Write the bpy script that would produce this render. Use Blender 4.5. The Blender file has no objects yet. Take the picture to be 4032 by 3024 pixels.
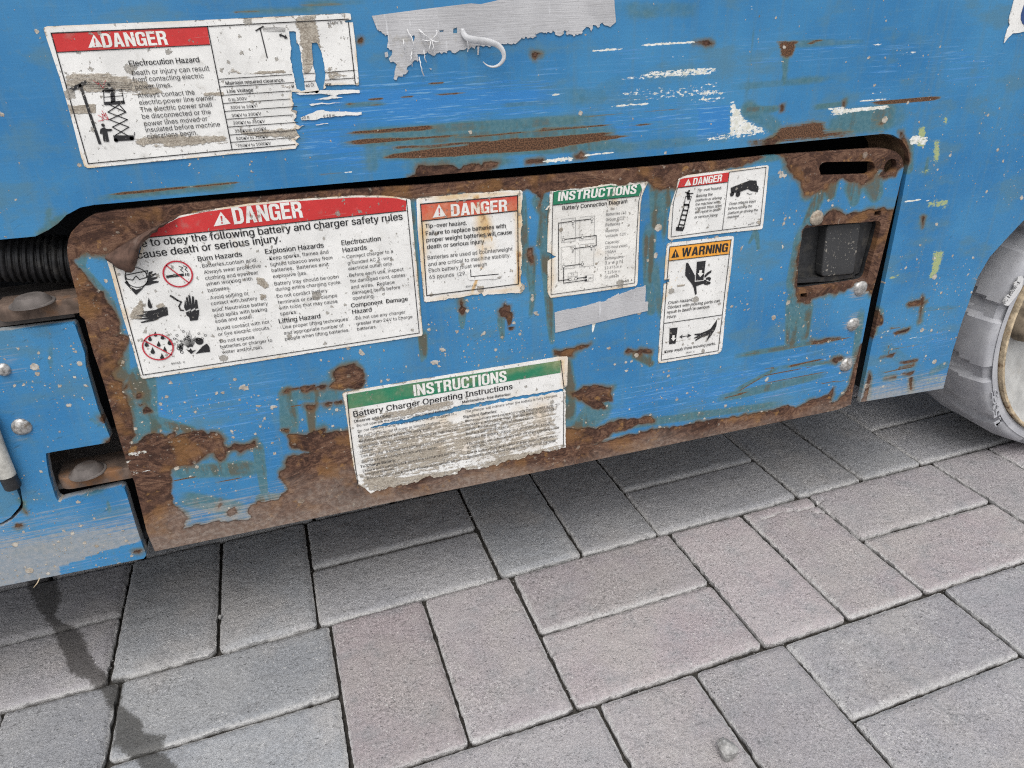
import bpy, math, random
import numpy as np
from mathutils import Matrix, Vector, geometry

random.seed(7)
np.random.seed(7)
SC = bpy.context.scene
COL = SC.collection

# ------------------------------------------------------------------ camera
S0 = 0.565                        # camera stands 0.565 m in front of the panel, 0.565 m up
FPX, YAW, PITCH, ROLL, GTH = 2784.0, 0.275746, 0.475835, -0.0443233, 0.0333852
PW, PH = 4032.0, 3024.0
_c, _s = math.cos, math.sin
_B = np.array([[1, 0, 0], [0, 0, -1], [0, 1, 0.]])
_Z = np.array([[_c(YAW), -_s(YAW), 0], [_s(YAW), _c(YAW), 0], [0, 0, 1]])
_P = np.array([[1, 0, 0], [0, _c(PITCH), -_s(PITCH)], [0, _s(PITCH), _c(PITCH)]])
_R = np.array([[_c(ROLL), -_s(ROLL), 0], [_s(ROLL), _c(ROLL), 0], [0, 0, 1]])
RM = _R @ _P @ _B @ _Z
cam_d = bpy.data.cameras.new('camera')
cam = bpy.data.objects.new('camera', cam_d)
COL.objects.link(cam)
SC.camera = cam
cam_d.sensor_width = 36.0
cam_d.lens = FPX / PW * 36.0
cam_d.clip_start = 0.01
cam_d.clip_end = 500.0
_m = Matrix.Identity(4)
for i in range(3):
    _m[i][0], _m[i][1], _m[i][2] = RM[0][i], -RM[1][i], -RM[2][i]
_m[0][3], _m[1][3], _m[2][3] = 0.0, -S0, S0
cam.matrix_world = _m

# ------------------------------------------------------------------ light
SUN_EL, SUN_AZ = 60.0, 200.0       # overcast, brightest part of the sky behind the camera
world = bpy.data.worlds.new('World')
SC.world = world
world.use_nodes = True
_nt = world.node_tree
_nt.nodes.clear()
_sky = _nt.nodes.new('ShaderNodeTexSky')
_sky.sky_type = 'NISHITA'
_sky.sun_disc = False
_sky.sun_elevation = math.radians(SUN_EL)
_sky.sun_rotation = math.radians(SUN_AZ)
_sky.dust_density = 4.0
_hs = _nt.nodes.new('ShaderNodeHueSaturation')
_hs.inputs['Saturation'].default_value = 0.22
_bg = _nt.nodes.new('ShaderNodeBackground')
_bg.inputs['Strength'].default_value = 0.15
_wo = _nt.nodes.new('ShaderNodeOutputWorld')
_nt.links.new(_sky.outputs[0], _hs.inputs['Color'])
_nt.links.new(_hs.outputs[0], _bg.inputs['Color'])
_nt.links.new(_bg.outputs[0], _wo.inputs['Surface'])
sun_d = bpy.data.lights.new('sun', 'SUN')
sun_d.energy = 1.0
sun_d.angle = math.radians(40)
sun_d.color = (1.0, 0.97, 0.93)
sun = bpy.data.objects.new('sun', sun_d)
COL.objects.link(sun)
_sd = Vector((math.sin(math.radians(SUN_AZ)) * math.cos(math.radians(SUN_EL)),
              math.cos(math.radians(SUN_AZ)) * math.cos(math.radians(SUN_EL)),
              math.sin(math.radians(SUN_EL))))
sun.rotation_euler = _sd.to_track_quat('Z', 'Y').to_euler()
SC.view_settings.view_transform = 'Standard'
SC.view_settings.look = 'None'
SC.view_settings.gamma = 1.0
SC.view_settings.exposure = 0.34
SC.cycles.filter_width = 1.15
SC.cycles.use_denoising = False
SC.cycles.denoising_input_passes = 'RGB_ALBEDO_NORMAL'
SC.cycles.denoising_prefilter = 'ACCURATE'
SC.cycles.use_adaptive_sampling = False

# ------------------------------------------------------------------ measured positions -> places on the panel / the ground
CAM = np.array([0.0, -S0, S0])


def ray(u, v):
    return RM.T @ np.array([(u - PW / 2) / FPX, (v - PH / 2) / FPX, 1.0])


def on_panel(u, v, y=0.0):
    r = ray(u, v)
    t = (y + S0) / r[1]
    p = CAM + r * t
    return (p[0], p[2])


def on_z(u, v, z=0.0):
    r = ray(u, v)
    t = (z - S0) / r[2]
    p = CAM + r * t
    return (p[0], p[1])


class Sheet:
    """one survey sheet of measurements: offset and scale of the reading grid"""

    def __init__(self, x0, y0, f):
        self.x0, self.y0, self.f = x0, y0, f

    def uv(self, x, y):
        return self.x0 + x * self.f, self.y0 + y * self.f

    def p(self, x, y, yy=0.0):
        return on_panel(*self.uv(x, y), yy)

    def __call__(self, *a):
        return np.array([self.p(a[i], a[i + 1]) for i in range(0, len(a), 2)])

    def g(self, *a, z=0.0):
        return np.array([on_z(*self.uv(a[i], a[i + 1]), z) for i in range(0, len(a), 2)])


DD = Sheet(0, 0, 1.82278)
K1 = Sheet(150, 0, .58770)
K2 = Sheet(1350, 0, .67812)
K3 = Sheet(2750, 0, .57957)
K4 = Sheet(380, 700, .59675)
K5 = Sheet(1600, 700, .61031)
K6 = Sheet(1300, 1350, .45208)
K7 = Sheet(0, 800, .42194)
K8 = Sheet(0, 1350, .60286)
L1 = Sheet(2900, 500, .66280)
L2 = Sheet(3300, 800, .66304)
L3 = Sheet(2550, 900, .33162)
L4 = Sheet(0, 2050, .63291)
L7 = Sheet(500, 1300, .60277)
L8 = Sheet(2050, 650, .47468)


def cat(*a):
    return np.vstack(a)


# ------------------------------------------------------------------ 2-D field helpers
def inside(P, poly):
    r = np.zeros(len(P), bool)
    x, z = P[:, 0], P[:, 1]
    n = len(poly)
    for i in range(n):
        x0, z0 = poly[i]
        x1, z1 = poly[(i + 1) % n]
        if z0 == z1:
            continue
        c = ((z0 > z) != (z1 > z)) & (x < (x1 - x0) * (z - z0) / (z1 - z0) + x0)
        r ^= c
    return r


def edge_dist(P, poly, closed=True):
    d2 = np.full(len(P), 1e9)
    n = len(poly)
    for i in range(n if closed else n - 1):
        a = poly[i]
        b = poly[(i + 1) % n]
        ab = b - a
        L = ab @ ab
        if L < 1e-16:
            continue
        t = np.clip(((P - a) @ ab) / L, 0, 1)
        q = P - a - t[:, None] * ab
        d2 = np.minimum(d2, (q * q).sum(1))
    return np.sqrt(d2)


def sdist(P, polys, reach=0.03):
    """signed distance, positive inside, limited to +-reach"""
    out = np.full(len(P), -reach)
    for poly in polys:
        lo, hi = poly.min(0) - reach, poly.max(0) + reach
        k = np.where((P[:, 0] > lo[0]) & (P[:, 0] < hi[0]) & (P[:, 1] > lo[1]) & (P[:, 1] < hi[1]))[0]
        if not len(k):
            continue
        d = edge_dist(P[k], poly)
        d = np.where(inside(P[k], poly), d, -d)
        out[k] = np.maximum(out[k], np.clip(d, -reach, reach))
    return out


def strokes(P, items):
    """soft tapering marks: items = (a, b, half width at a, half width at b, strength)"""
    out = np.zeros(len(P))
    for a, b, w0, w1, v in items:
        a, b = np.asarray(a), np.asarray(b)
        m = max(w0, w1)
        lo, hi = np.minimum(a, b) - m, np.maximum(a, b) + m
        k = np.where((P[:, 0] > lo[0]) & (P[:, 0] < hi[0]) & (P[:, 1] > lo[1]) & (P[:, 1] < hi[1]))[0]
        if not len(k):
            continue
        ab = b - a
        t = np.clip(((P[k] - a) @ ab) / (ab @ ab), 0, 1)
        q = P[k] - a - t[:, None] * ab
        d = np.sqrt((q * q).sum(1))
        w = w0 + (w1 - w0) * t + 1e-6
        tp = np.clip(np.minimum(t * 7, (1 - t) * 7), .0, 1) if v < 1.5 and ab @ ab > 16 * m * m else 1.0
        out[k] = np.maximum(out[k], v * np.clip(1.9 * (1 - d / w), 0, 1) * (.45 + .55 * tp))
    return out


def soft(P, items):
    """soft patches: items = (polygon, feather in metres, strength)"""
    out = np.zeros(len(P))
    for poly, fe, v in items:
        s = sdist(P, [poly], fe)
        out = np.maximum(out, v * np.clip(s / fe * .5 + .5, 0, 1))
    return out


def _hash(ix, iy, seed):
    h = (ix.astype(np.int64) * 374761393 + iy.astype(np.int64) * 668265263 + seed * 982451653) & 0xffffffff
    h = ((h ^ (h >> 13)) * 1274126177) & 0xffffffff
    return ((h ^ (h >> 16)) & 0xffff) / 65535.0


def vnoise(P, scale, seed=0):
    q = P * scale
    i = np.floor(q)
    f = q - i
    f = f * f * (3 - 2 * f)
    a = _hash(i[:, 0], i[:, 1], seed)
    b = _hash(i[:, 0] + 1, i[:, 1], seed)
    c = _hash(i[:, 0], i[:, 1] + 1, seed)
    d = _hash(i[:, 0] + 1, i[:, 1] + 1, seed)
    return (a * (1 - f[:, 0]) + b * f[:, 0]) * (1 - f[:, 1]) + (c * (1 - f[:, 0]) + d * f[:, 0]) * f[:, 1]


def fbm(P, scale, seed=0, octs=3):
    r = np.zeros(len(P))
    a, t = 1.0, 0.0
    for o in range(octs):
        r += a * vnoise(P, scale * 2 ** o, seed + o)
        t += a
        a *= .5
    return r / t


def densify(poly, h, closed=True):
    out = []
    n = len(poly)
    for i in range(n if closed else n - 1):
        a, b = poly[i], poly[(i + 1) % n]
        k = max(1, int(np.hypot(*(b - a)) / h))
        for j in range(k):
            out.append(a + (b - a) * j / k)
    if not closed:
        out.append(poly[-1])
    return np.array(out)


def jag(poly, amp, step=.0015, seed=1, closed=True):
    """a torn version of an outline"""
    q = densify(poly, step, closed)
    n1 = np.c_[vnoise(q, 260, seed), vnoise(q, 260, seed + 9)] - .5
    n2 = np.c_[vnoise(q, 900, seed + 3), vnoise(q, 900, seed + 5)] - .5
    return q + n1 * amp * 2 + n2 * amp


def ellipse(cx, cz, rx, rz, n=24, rot=0.0):
    a = np.linspace(0, 2 * math.pi, n, endpoint=False)
    x, z = rx * np.cos(a), rz * np.sin(a)
    return np.c_[cx + x * math.cos(rot) - z * math.sin(rot), cz + x * math.sin(rot) + z * math.cos(rot)]


# ------------------------------------------------------------------ objects
def link_mesh(name, V, F, mat, parent=None, smooth=False, attrs=None, mats=None, fmat=None):
    me = bpy.data.meshes.new(name)
    me.from_pydata([tuple(map(float, v)) for v in V], [], F)
    if attrs:
        for k, arr in attrs.items():
            a = me.attributes.new(k, 'FLOAT_COLOR', 'POINT')
            a.data.foreach_set('color', np.ascontiguousarray(arr, dtype=np.float32).ravel())
    if mat:
        me.materials.append(mat)
    if mats:
        for m_ in mats:
            me.materials.append(m_)
    if fmat is not None:
        me.polygons.foreach_set('material_index', np.array(fmat, dtype=np.int32))
    if smooth:
        me.polygons.foreach_set('use_smooth', np.ones(len(me.polygons), bool))
    me.update()
    o = bpy.data.objects.new(name, me)
    COL.objects.link(o)
    if parent is not None:
        o.parent = parent
        o.matrix_parent_inverse = Matrix.Translation(parent.location).inverted() if parent.type == 'EMPTY' else Matrix.Identity(4)
    return o


def tag(o, label=None, cat_=None, group=None, kind=None):
    if label:
        o['label'] = label
    if cat_:
        o['category'] = cat_
    if group:
        o['group'] = group
    if kind:
        o['kind'] = kind
    return o


def plate_mesh(outline, holes, h, y0, thick, fields=None, yfn=None):
    """a flat plate in the panel's plane on a fine grid: front face at y0, edges going back by thick"""
    loops = [outline] + list(holes)
    lo, hi = outline.min(0), outline.max(0)
    nx, nz = int((hi[0] - lo[0]) / h) + 2, int((hi[1] - lo[1]) / h) + 2
    gx, gz = np.meshgrid(lo[0] + np.arange(nx) * h, lo[1] + np.arange(nz) * h, indexing='ij')
    P = np.c_[gx.ravel(), gz.ravel()]
    ok = inside(P, outline)
    for q in holes:
        ok &= ~inside(P, q)
    near = np.zeros(len(P), bool)
    for lp in loops:                       # grid points too close to an edge
        D = densify(lp, h * .5)
        ij = np.round((D - lo) / h).astype(int)
        for di in (-1, 0, 1):
            for dj in (-1, 0, 1):
                a = np.clip(ij[:, 0] + di, 0, nx - 1)
                b = np.clip(ij[:, 1] + dj, 0, nz - 1)
                near[a * nz + b] = True
    ok &= ~near
    okg = ok.reshape(nx, nz)
    cell = okg[:-1, :-1] & okg[1:, :-1] & okg[1:, 1:] & okg[:-1, 1:]
    ci, cj = np.where(cell)
    idx = np.arange(nx * nz).reshape(nx, nz)
    quads = np.c_[idx[ci, cj], idx[ci + 1, cj], idx[ci + 1, cj + 1], idx[ci, cj + 1]]
    # border of the block of quads
    E = np.vstack([quads[:, [0, 1]], quads[:, [1, 2]], quads[:, [2, 3]], quads[:, [3, 0]]]) if len(quads) else np.zeros((0, 2), int)
    Es = np.sort(E, 1)
    if len(Es):
        ue, cnt = np.unique(Es, axis=0, return_counts=True)
        be = ue[cnt == 1]
    else:
        be = np.zeros((0, 2), int)
    pts, edges, bidx = [], [], {}
    for a, b in be:
        for k in (a, b):
            if k not in bidx:
                bidx[k] = len(pts)
                pts.append(tuple(P[k]))
        edges.append((bidx[a], bidx[b]))
    loop_ids = []
    for lp in loops:
        D = densify(lp, h * 1.6)
        s = len(pts)
        pts += [tuple(p) for p in D]
        n = len(D)
        edges += [(s + i, s + (i + 1) % n) for i in range(n)]
        loop_ids.append(range(s, s + n))
    vo, eo, fo, ov, oe, of = geometry.delaunay_2d_cdt([Vector(p) for p in pts], edges, [], 0, 1e-7)
    vo = np.array([(v[0], v[1]) for v in vo])
    T = np.array([f for f in fo if len(f) == 3])
    C = vo[T].mean(1)
    keep = inside(C, outline)
    for q in holes:
        keep &= ~inside(C, q)
    ii = np.clip(np.floor((C - lo) / h).astype(int), 0, [nx - 2, nz - 2])
    keep &= ~cell[ii[:, 0], ii[:, 1]]
    T = T[keep]
    used = np.unique(quads) if len(quads) else np.zeros(0, int)
    remap = -np.ones(nx * nz, int)
    remap[used] = np.arange(len(used))
    V2 = list(P[used])
    vmap = np.zeros(len(vo), int)
    inv = {v: k for k, v in bidx.items()}
    outof = {}
    for k, src in enumerate(ov):
        hit = None
        for s_ in src:
            outof[s_] = k
            if s_ in inv:
                hit = remap[inv[s_]]
        if hit is None or hit < 0:
            vmap[k] = len(V2)
            V2.append(vo[k])
        else:
            vmap[k] = hit
    V2 = np.array(V2)
    F = [tuple(map(int, q)) for q in remap[quads]] if len(quads) else []
    F += [tuple(int(vmap[i]) for i in t) for t in T]
    front = V2
    yy = np.full(len(V2), y0)
    if yfn is not None:
        yy = y0 + yfn(V2)
    V = np.c_[V2[:, 0], yy, V2[:, 1]]
    # faces must look towards -y
    area = 0
    f0 = F[0]
    a, b, c = V2[f0[0]], V2[f0[1]], V2[f0[2]]
    if (b[0] - a[0]) * (c[1] - a[1]) - (b[1] - a[1]) * (c[0] - a[0]) < 0:
        F = [f[::-1] for f in F]
    # edge walls
    extra, W = [], []
    base = len(V2)
    if thick > 0:
        for ids in loop_ids:
            vv = [int(vmap[outof[i]]) for i in ids if i in outof]
            s = base + len(extra)
            for v in vv:
                extra.append((V[v][0], V[v][1] + thick, V[v][2]))
            n = len(vv)
            for i in range(n):
                j = (i + 1) % n
                if vv[i] != vv[j]:
                    W.append((vv[i], vv[j], s + j, s + i))
        V = np.vstack([V, np.array(extra)])
        F = F + W
    P2 = V[:, [0, 2]]
    at = fields(P2) if fields else None
    return V, F, at


def plate(name, outline, holes, h, y0, thick, mat, parent, fields=None, yfn=None, edge_dust=0.0):
    V, F, at = plate_mesh(outline, holes, h, y0, thick, fields, yfn)
    if edge_dust:
        back = V[:, 1] > y0 + thick * .5
        at['wear_b'][back, 0] = np.maximum(at['wear_b'][back, 0], edge_dust)
    return link_mesh(name, V, F, mat, parent, attrs=at)


class MB:
    """collects simple solids into one mesh"""

    def __init__(self):
        self.V, self.F = [], []

    def add(self, V, F):
        s = len(self.V)
        self.V += [tuple(v) for v in V]
        self.F += [tuple(i + s for i in f) for f in F]

    def box(self, a, b):
        x0, y0, z0 = a
        x1, y1, z1 = b
        self.add([(x0, y0, z0), (x1, y0, z0), (x1, y1, z0), (x0, y1, z0), (x0, y0, z1), (x1, y0, z1), (x1, y1, z1), (x0, y1, z1)],
                 [(0, 3, 2, 1), (4, 5, 6, 7), (0, 1, 5, 4), (1, 2, 6, 5), (2, 3, 7, 6), (3, 0, 4, 7)])

    def prism(self, poly, y0, y1):
        """polygon in x,z pulled along y"""
        poly = np.asarray(poly)
        n = len(poly)
        a = sum(poly[i][0] * poly[(i + 1) % n][1] - poly[(i + 1) % n][0] * poly[i][1] for i in range(n))
        if a < 0:
            poly = poly[::-1]
        tr = geometry.tessellate_polygon([[Vector((p[0], p[1], 0)) for p in poly]])
        V = [(p[0], y0, p[1]) for p in poly] + [(p[0], y1, p[1]) for p in poly]
        F = []
        for t in tr:
            p, q, r = (poly[i] for i in t)
            if (q[0] - p[0]) * (r[1] - p[1]) - (q[1] - p[1]) * (r[0] - p[0]) < 0:
                t = t[::-1]
            F.append(tuple(t))
            F.append(tuple(i + n for i in t[::-1]))
        F += [(i, i + n, (i + 1) % n + n, (i + 1) % n) for i in range(n)]
        self.add(V, F)

    def prism_z(self, poly, z0, z1, bev=0.0):
        """polygon in x,y pulled along z, upper edge eased by bev"""
        poly = np.asarray(poly)
        n = len(poly)
        a = sum(poly[i][0] * poly[(i + 1) % n][1] - poly[(i + 1) % n][0] * poly[i][1] for i in range(n))
        if a < 0:
            poly = poly[::-1]
        c = poly.mean(0)
        rings = [(poly, z0), (poly, z1 - bev)]
        if bev > 0:
            d = poly - c
            L = np.maximum(np.hypot(d[:, 0], d[:, 1]), 1e-6)[:, None]
            rings += [(poly - d / L * bev * .4, z1 - bev * .25), (poly - d / L * bev, z1)]
        V, F = [], []
        for p, z in rings:
            V += [(q[0], q[1], z) for q in p]
        for k in range(len(rings) - 1):
            F += [(k * n + i, k * n + (i + 1) % n, (k + 1) * n + (i + 1) % n, (k + 1) * n + i) for i in range(n)]
        top = (len(rings) - 1) * n
        tr = geometry.tessellate_polygon([[Vector((p[0], p[1], 0)) for p in rings[-1][0]]])
        for t in tr:
            p, q, r = (rings[-1][0][i] for i in t)
            if (q[0] - p[0]) * (r[1] - p[1]) - (q[1] - p[1]) * (r[0] - p[0]) < 0:
                t = t[::-1]
            F.append(tuple(i + top for i in t))
            F.append(tuple(i for i in t[::-1]))
        self.add(V, F)

    def lathe(self, prof, o, axis, n=32, bumps=None):
        """profile of (radius, height) turned about axis ('y' or 'z') through o"""
        V, F = [], []
        m = len(prof)
        for i in range(n):
            a = 2 * math.pi * i / n
            for j, (r, hh) in enumerate(prof):
                rr = r * (1 + (bumps(a, j) if bumps else 0))
                if axis == 'z':
                    V.append((o[0] + rr * math.cos(a), o[1] + rr * math.sin(a), o[2] + hh))
                else:
                    V.append((o[0] + rr * math.cos(a), o[1] - hh, o[2] + rr * math.sin(a)))
        for i in range(n):
            k = (i + 1) % n
            for j in range(m - 1):
                F.append((i * m + j, k * m + j, k * m + j + 1, i * m + j + 1))
        self.add(V, F)

    def tube(self, path, rad, n=10, cap=True):
        path = [Vector(p) for p in path]
        V, F = [], []
        m = len(path)
        up = Vector((0, 0.31, 0.95))
        for i, p in enumerate(path):
            d = (path[min(i + 1, m - 1)] - path[max(i - 1, 0)]).normalized()
            u = d.cross(up)
            if u.length < 1e-4:
                u = d.cross(Vector((1, 0, 0)))
            u.normalize()
            w = u.cross(d)
            r = rad[i] if hasattr(rad, '__len__') else rad
            for k in range(n):
                a = 2 * math.pi * k / n
                V.append(tuple(p + u * (r * math.cos(a)) + w * (r * math.sin(a))))
        for i in range(m - 1):
            for k in range(n):
                F.append((i * n + k, i * n + (k + 1) % n, (i + 1) * n + (k + 1) % n, (i + 1) * n + k))
        if cap:
            F.append(tuple(range(n))[::-1])
            F.append(tuple((m - 1) * n + k for k in range(n)))
        self.add(V, F)

    def build(self, name, mat, parent=None, smooth=False, attrs=None):
        o = link_mesh(name, self.V, self.F, mat, parent, smooth, attrs)
        return o


def autosmooth(o, deg=35):
    me = o.data
    me.polygons.foreach_set('use_smooth', np.ones(len(me.polygons), bool))
    me.set_sharp_from_angle(angle=math.radians(deg))


# ------------------------------------------------------------------ node helpers
class NG:
    def __init__(self, name):
        self.m = bpy.data.materials.new(name)
        self.m.use_nodes = True
        self.t = self.m.node_tree
        self.t.nodes.clear()

    def n(self, typ, ins=None, **props):
        nd = self.t.nodes.new('ShaderNode' + typ)
        for k, v in props.items():
            setattr(nd, k, v)
        for k, v in (ins or {}).items():
            self.put(nd.inputs[k], v)
        return nd

    def put(self, sock, v):
        if isinstance(v, bpy.types.NodeSocket):
            self.t.links.new(v, sock)
        elif isinstance(v, (tuple, list)) and len(v) == 3 and sock.type == 'RGBA':
            sock.default_value = (*v, 1.0)
        else:
            sock.default_value = v

    def math(self, op, a, b=0.0, c=0.0):
        nd = self.n('Math', {0: a, 1: b, 2: c}, operation=op)
        return nd.outputs[0]

    def add(self, a, b):
        return self.math('ADD', a, b)

    def mul(self, a, b):
        return self.math('MULTIPLY', a, b)

    def sub(self, a, b):
        return self.math('SUBTRACT', a, b)

    def mx(self, a, b):
        return self.math('MAXIMUM', a, b)

    def step(self, v, lo, hi, o0=0.0, o1=1.0):
        nd = self.n('MapRange', {0: v, 1: lo, 2: hi, 3: o0, 4: o1}, interpolation_type='SMOOTHSTEP')
        return nd.outputs[0]

    def lin(self, v, lo, hi, o0=0.0, o1=1.0):
        return self.n('MapRange', {0: v, 1: lo, 2: hi, 3: o0, 4: o1}).outputs[0]

    def mix(self, f, a, b, mode='MIX'):
        nd = self.n('Mix', {0: f, 6: a, 7: b}, data_type='RGBA', blend_type=mode)
        return nd.outputs[2]

    def noise(self, vec, scale, detail=3.0, rough=.5, dist=0.0):
        return self.n('TexNoise', {'Vector': vec, 'Scale': scale, 'Detail': detail, 'Roughness': rough, 'Distortion': dist}).outputs[0]

    def attr(self, name):
        nd = self.n('Attribute', attribute_name=name)
        sp = self.n('SeparateColor', {0: nd.outputs['Color']})
        return sp.outputs[0], sp.outputs[1], sp.outputs[2], nd.outputs['Alpha']

    def coords(self):
        tc = self.n('TexCoord')
        sp = self.n('SeparateXYZ', {0: tc.outputs['Object']})
        return sp.outputs[0], sp.outputs[1], sp.outputs[2]

    def vec(self, x, y, z=0.0):
        return self.n('CombineXYZ', {0: x, 1: y, 2: z}).outputs[0]

    def ramp(self, v, stops):
        nd = self.n('ValToRGB', {0: v})
        cr = nd.color_ramp
        while len(cr.elements) < len(stops):
            cr.elements.new(.5)
        for e, (p, c) in zip(cr.elements, stops):
            e.position = p
            e.color = (*c, 1)
        return nd.outputs[0]

    def specks(self, v2, scale, size, dens, jit=None):
        """scattered blobs: cells of 1/scale m, radius up to size of a cell, dens 0..1 says how many"""
        if jit is not None:
            v2 = jit
        vo = self.n('TexVoronoi', {'Vector': v2, 'Scale': scale, 'Randomness': 1.0}, voronoi_dimensions='2D')
        sp = self.n('SeparateColor', {0: vo.outputs['Color']})
        k = self.sub(sp.outputs[0], self.sub(1.0, dens))
        r = self.mul(self.add(.22, self.mul(self.math('POWER', sp.outputs[1], 2.2), .78)), size)
        return self.mul(self.step(self.sub(r, vo.outputs['Distance']), 0.0, size * .14), self.math('GREATER_THAN', k, 0.0))

    def out(self, color, rough=.6, bump=None, strength=.5, dist=.001, metallic=0.0, spec=.4):
        b = self.n('BsdfPrincipled', {'Base Color': color, 'Roughness': rough, 'Metallic': metallic, 'Specular IOR Level': spec})
        if bump is not None:
            bn = self.n('Bump', {'Height': bump, 'Strength': strength, 'Distance': dist})
            self.t.links.new(bn.outputs[0], b.inputs['Normal'])
        o = self.n('OutputMaterial')
        self.t.links.new(b.outputs[0], o.inputs[0])
        return self.m


def simple(name, col, rough=.6, metallic=0.0, var=.25, scale=120, spec=.4, dirt=None):
    g = NG(name)
    x, y, z = g.coords()
    v = g.vec(x, y, z)
    n = g.noise(v, scale, 5, .6)
    c = g.mix(g.step(n, .3, .7), tuple(k * (1 - var) for k in col), tuple(min(1, k * (1 + var)) for k in col))
    if dirt:
        n2 = g.noise(v, scale * .35, 4, .65)
        c = g.mix(g.step(n2, .5, .68), c, dirt)
    return g.out(c, rough, n, .25, .0006, metallic, spec)


# ------------------------------------------------------------------ materials
def panel_material():
    g = NG('blue_paint_over_rusty_steel')
    x, y, z = g.coords()
    v2 = g.vec(x, z, g.mul(y, .35))
    rs, stain, white, streak = g.attr('wear_a')
    dust, yel, fresh, mud = g.attr('wear_b')
    n_m = g.noise(v2, 9, 4, .55)              # broad patches
    n_f = g.noise(v2, 230, 4, .6)
    n_ff = g.noise(v2, 900, 2, .6)
    xs = g.vec(g.mul(x, 14), g.mul(z, 520))    # scratches run along the machine
    n_s = g.noise(xs, 1.0, 4, .65)
    xs2 = g.vec(g.mul(x, 45), g.mul(z, 900))
    n_s2 = g.noise(xs2, 1.0, 3, .7)
    xv = g.vec(g.mul(x, 130), g.mul(z, 5))     # faint runs down the paint
    n_v = g.noise(xv, 1.0, 3, .55)
    # paint
    c = g.mix(g.step(n_m, .3, .7), (.028, .168, .375), (.055, .232, .440))
    c = g.mix(g.mul(g.step(n_v, .48, .70), .38), c, (.085, .20, .30))
    c = g.mix(g.mul(g.step(n_s, .54, .70), g.add(.10, g.mul(fresh, .5))), c, (.16, .36, .56))
    c = g.mix(g.mul(g.step(n_s2, .56, .68), g.add(.12, g.mul(fresh, .5))), c, (.028, .135, .32))
    c = g.mix(g.mul(g.step(n_f, .54, .68), .28), c, (.095, .21, .29))
    c = g.mix(g.mul(g.step(g.noise(g.vec(g.mul(x, 1.0), g.mul(z, 2.2)), 16, 5, .62), .50, .66), .60), c, (.085, .195, .265))
    dk = g.noise(g.vec(g.mul(g.add(x, z), 60), g.mul(g.sub(z, g.mul(x, .5)), 420)), 1.0, 2, .6)
    c = g.mix(g.mul(g.mul(g.step(dk, .64, .72), mud), .6), c, (.025, .075, .12))
    # rubbed places: clean bright paint, in lines
    fm = g.step(g.add(fresh, g.mul(g.sub(n_s, .5), 2.0)), .34, .60)
    c = g.mix(g.mul(fm, .85), c, (.034, .200, .50))
    c = g.mix(g.mul(g.mul(g.step(fresh, .05, .5), g.step(g.add(g.mul(n_s2, .5), g.mul(n_s, .5)), .53, .62)), .75), c, (.20, .40, .58))
    # rust bleeding from the bare places
    n_b = g.noise(v2, 26, 5, .6)
    rmm = g.mul(g.sub(rs, .5), 60.0)           # mm inside the bare steel
    e = g.add(rmm, g.add(g.mul(g.sub(n_f, .5), 2.6), g.add(g.mul(g.sub(g.noise(v2, 95, 3, .6), .5), 3.4), g.mul(g.sub(n_ff, .5), 1.0))))
    halo = g.mul(g.step(g.add(rmm, g.mul(g.sub(n_b, .5), 13)), -8.0, .5), .52)
    st = g.mx(g.mul(stain, g.step(g.add(n_b, g.mul(g.sub(n_v, .5), .8)), .25, .62)), halo)
    c = g.mix(g.step(g.add(g.mx(stain, halo), g.mul(g.sub(n_b, .5), .7)), .12, .62, 0.0, .82), c, g.mix(g.step(n_f, .35, .65), (.060, .145, .150), (.098, .190, .190)))
    c = g.mix(g.mul(g.step(g.add(st, g.mul(g.sub(n_f, .5), .5)), .46, .95), .78), c, g.mix(g.step(n_b, .4, .62), (.075, .092, .062), (.115, .080, .038)))
    c = g.mix(g.mul(g.step(g.add(e, g.mul(g.sub(n_b, .5), 7)), -4.0, .3), .62), c, (.16, .085, .030))
    c = g.mix(g.step(e, -1.2, .2), c, (.085, .048, .024))
    # flat dust along the lower edges
    dn = g.step(g.add(dust, g.add(g.mul(g.sub(n_s, .5), 1.5), g.mul(g.sub(n_m, .5), 1.0))), .30, .72)
    c = g.mix(g.mul(dn, .80), c, g.mix(g.step(n_f, .35, .65), (.27, .285, .285), (.36, .345, .32)))
    # white filler showing through scrapes, yellow rubbed on
    ym = g.step(g.add(g.add(g.mul(g.noise(g.vec(g.mul(x, 260), g.mul(z, 330)), 1.0, 3, .75), 1.0), g.mul(n_s, .4)), g.mul(yel, 1.0)), 1.22, 1.42)
    c = g.mix(g.mul(ym, .8), c, (.42, .47, .16))
    # rusty scratches
    sn = g.add(g.mul(n_s, .45), g.add(g.mul(n_s2, .40), g.mul(n_f, .32)))
    sr = g.add(sn, streak)
    c = g.mix(g.mul(g.step(sr, .95, 1.2), .75), c, (.15, .15, .10))
    c = g.mix(g.step(sr, 1.14, 1.30), c, g.mix(g.step(n_ff, .4, .62), (.055, .028, .016), (.17, .085, .045)))
    # bare, scaling steel: layered brown
    n_r = g.noise(g.vec(g.mul(x, .8), g.mul(z, 1.35)), 24, 4, .55, 1.2)
    band = g.math('SINE', g.add(g.mul(n_r, 58.0), g.mul(rmm, .30)))
    rt = g.add(g.mul(band, .075), g.add(g.mul(n_r, .62), g.add(g.mul(g.sub(n_f, .5), .42), g.mul(g.sub(n_ff, .5), .40))))
    rc = g.ramp(rt, [(.10, (.030, .014, .010)), (.25, (.066, .032, .021)), (.36, (.118, .060, .038)), (.50, (.185, .105, .066)), (.68, (.29, .19, .125))])
    n_o = g.noise(v2, 33, 3, .6)
    rc = g.mix(g.mul(g.step(n_o, .50, .66), .6), rc, (.235, .115, .040))
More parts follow.
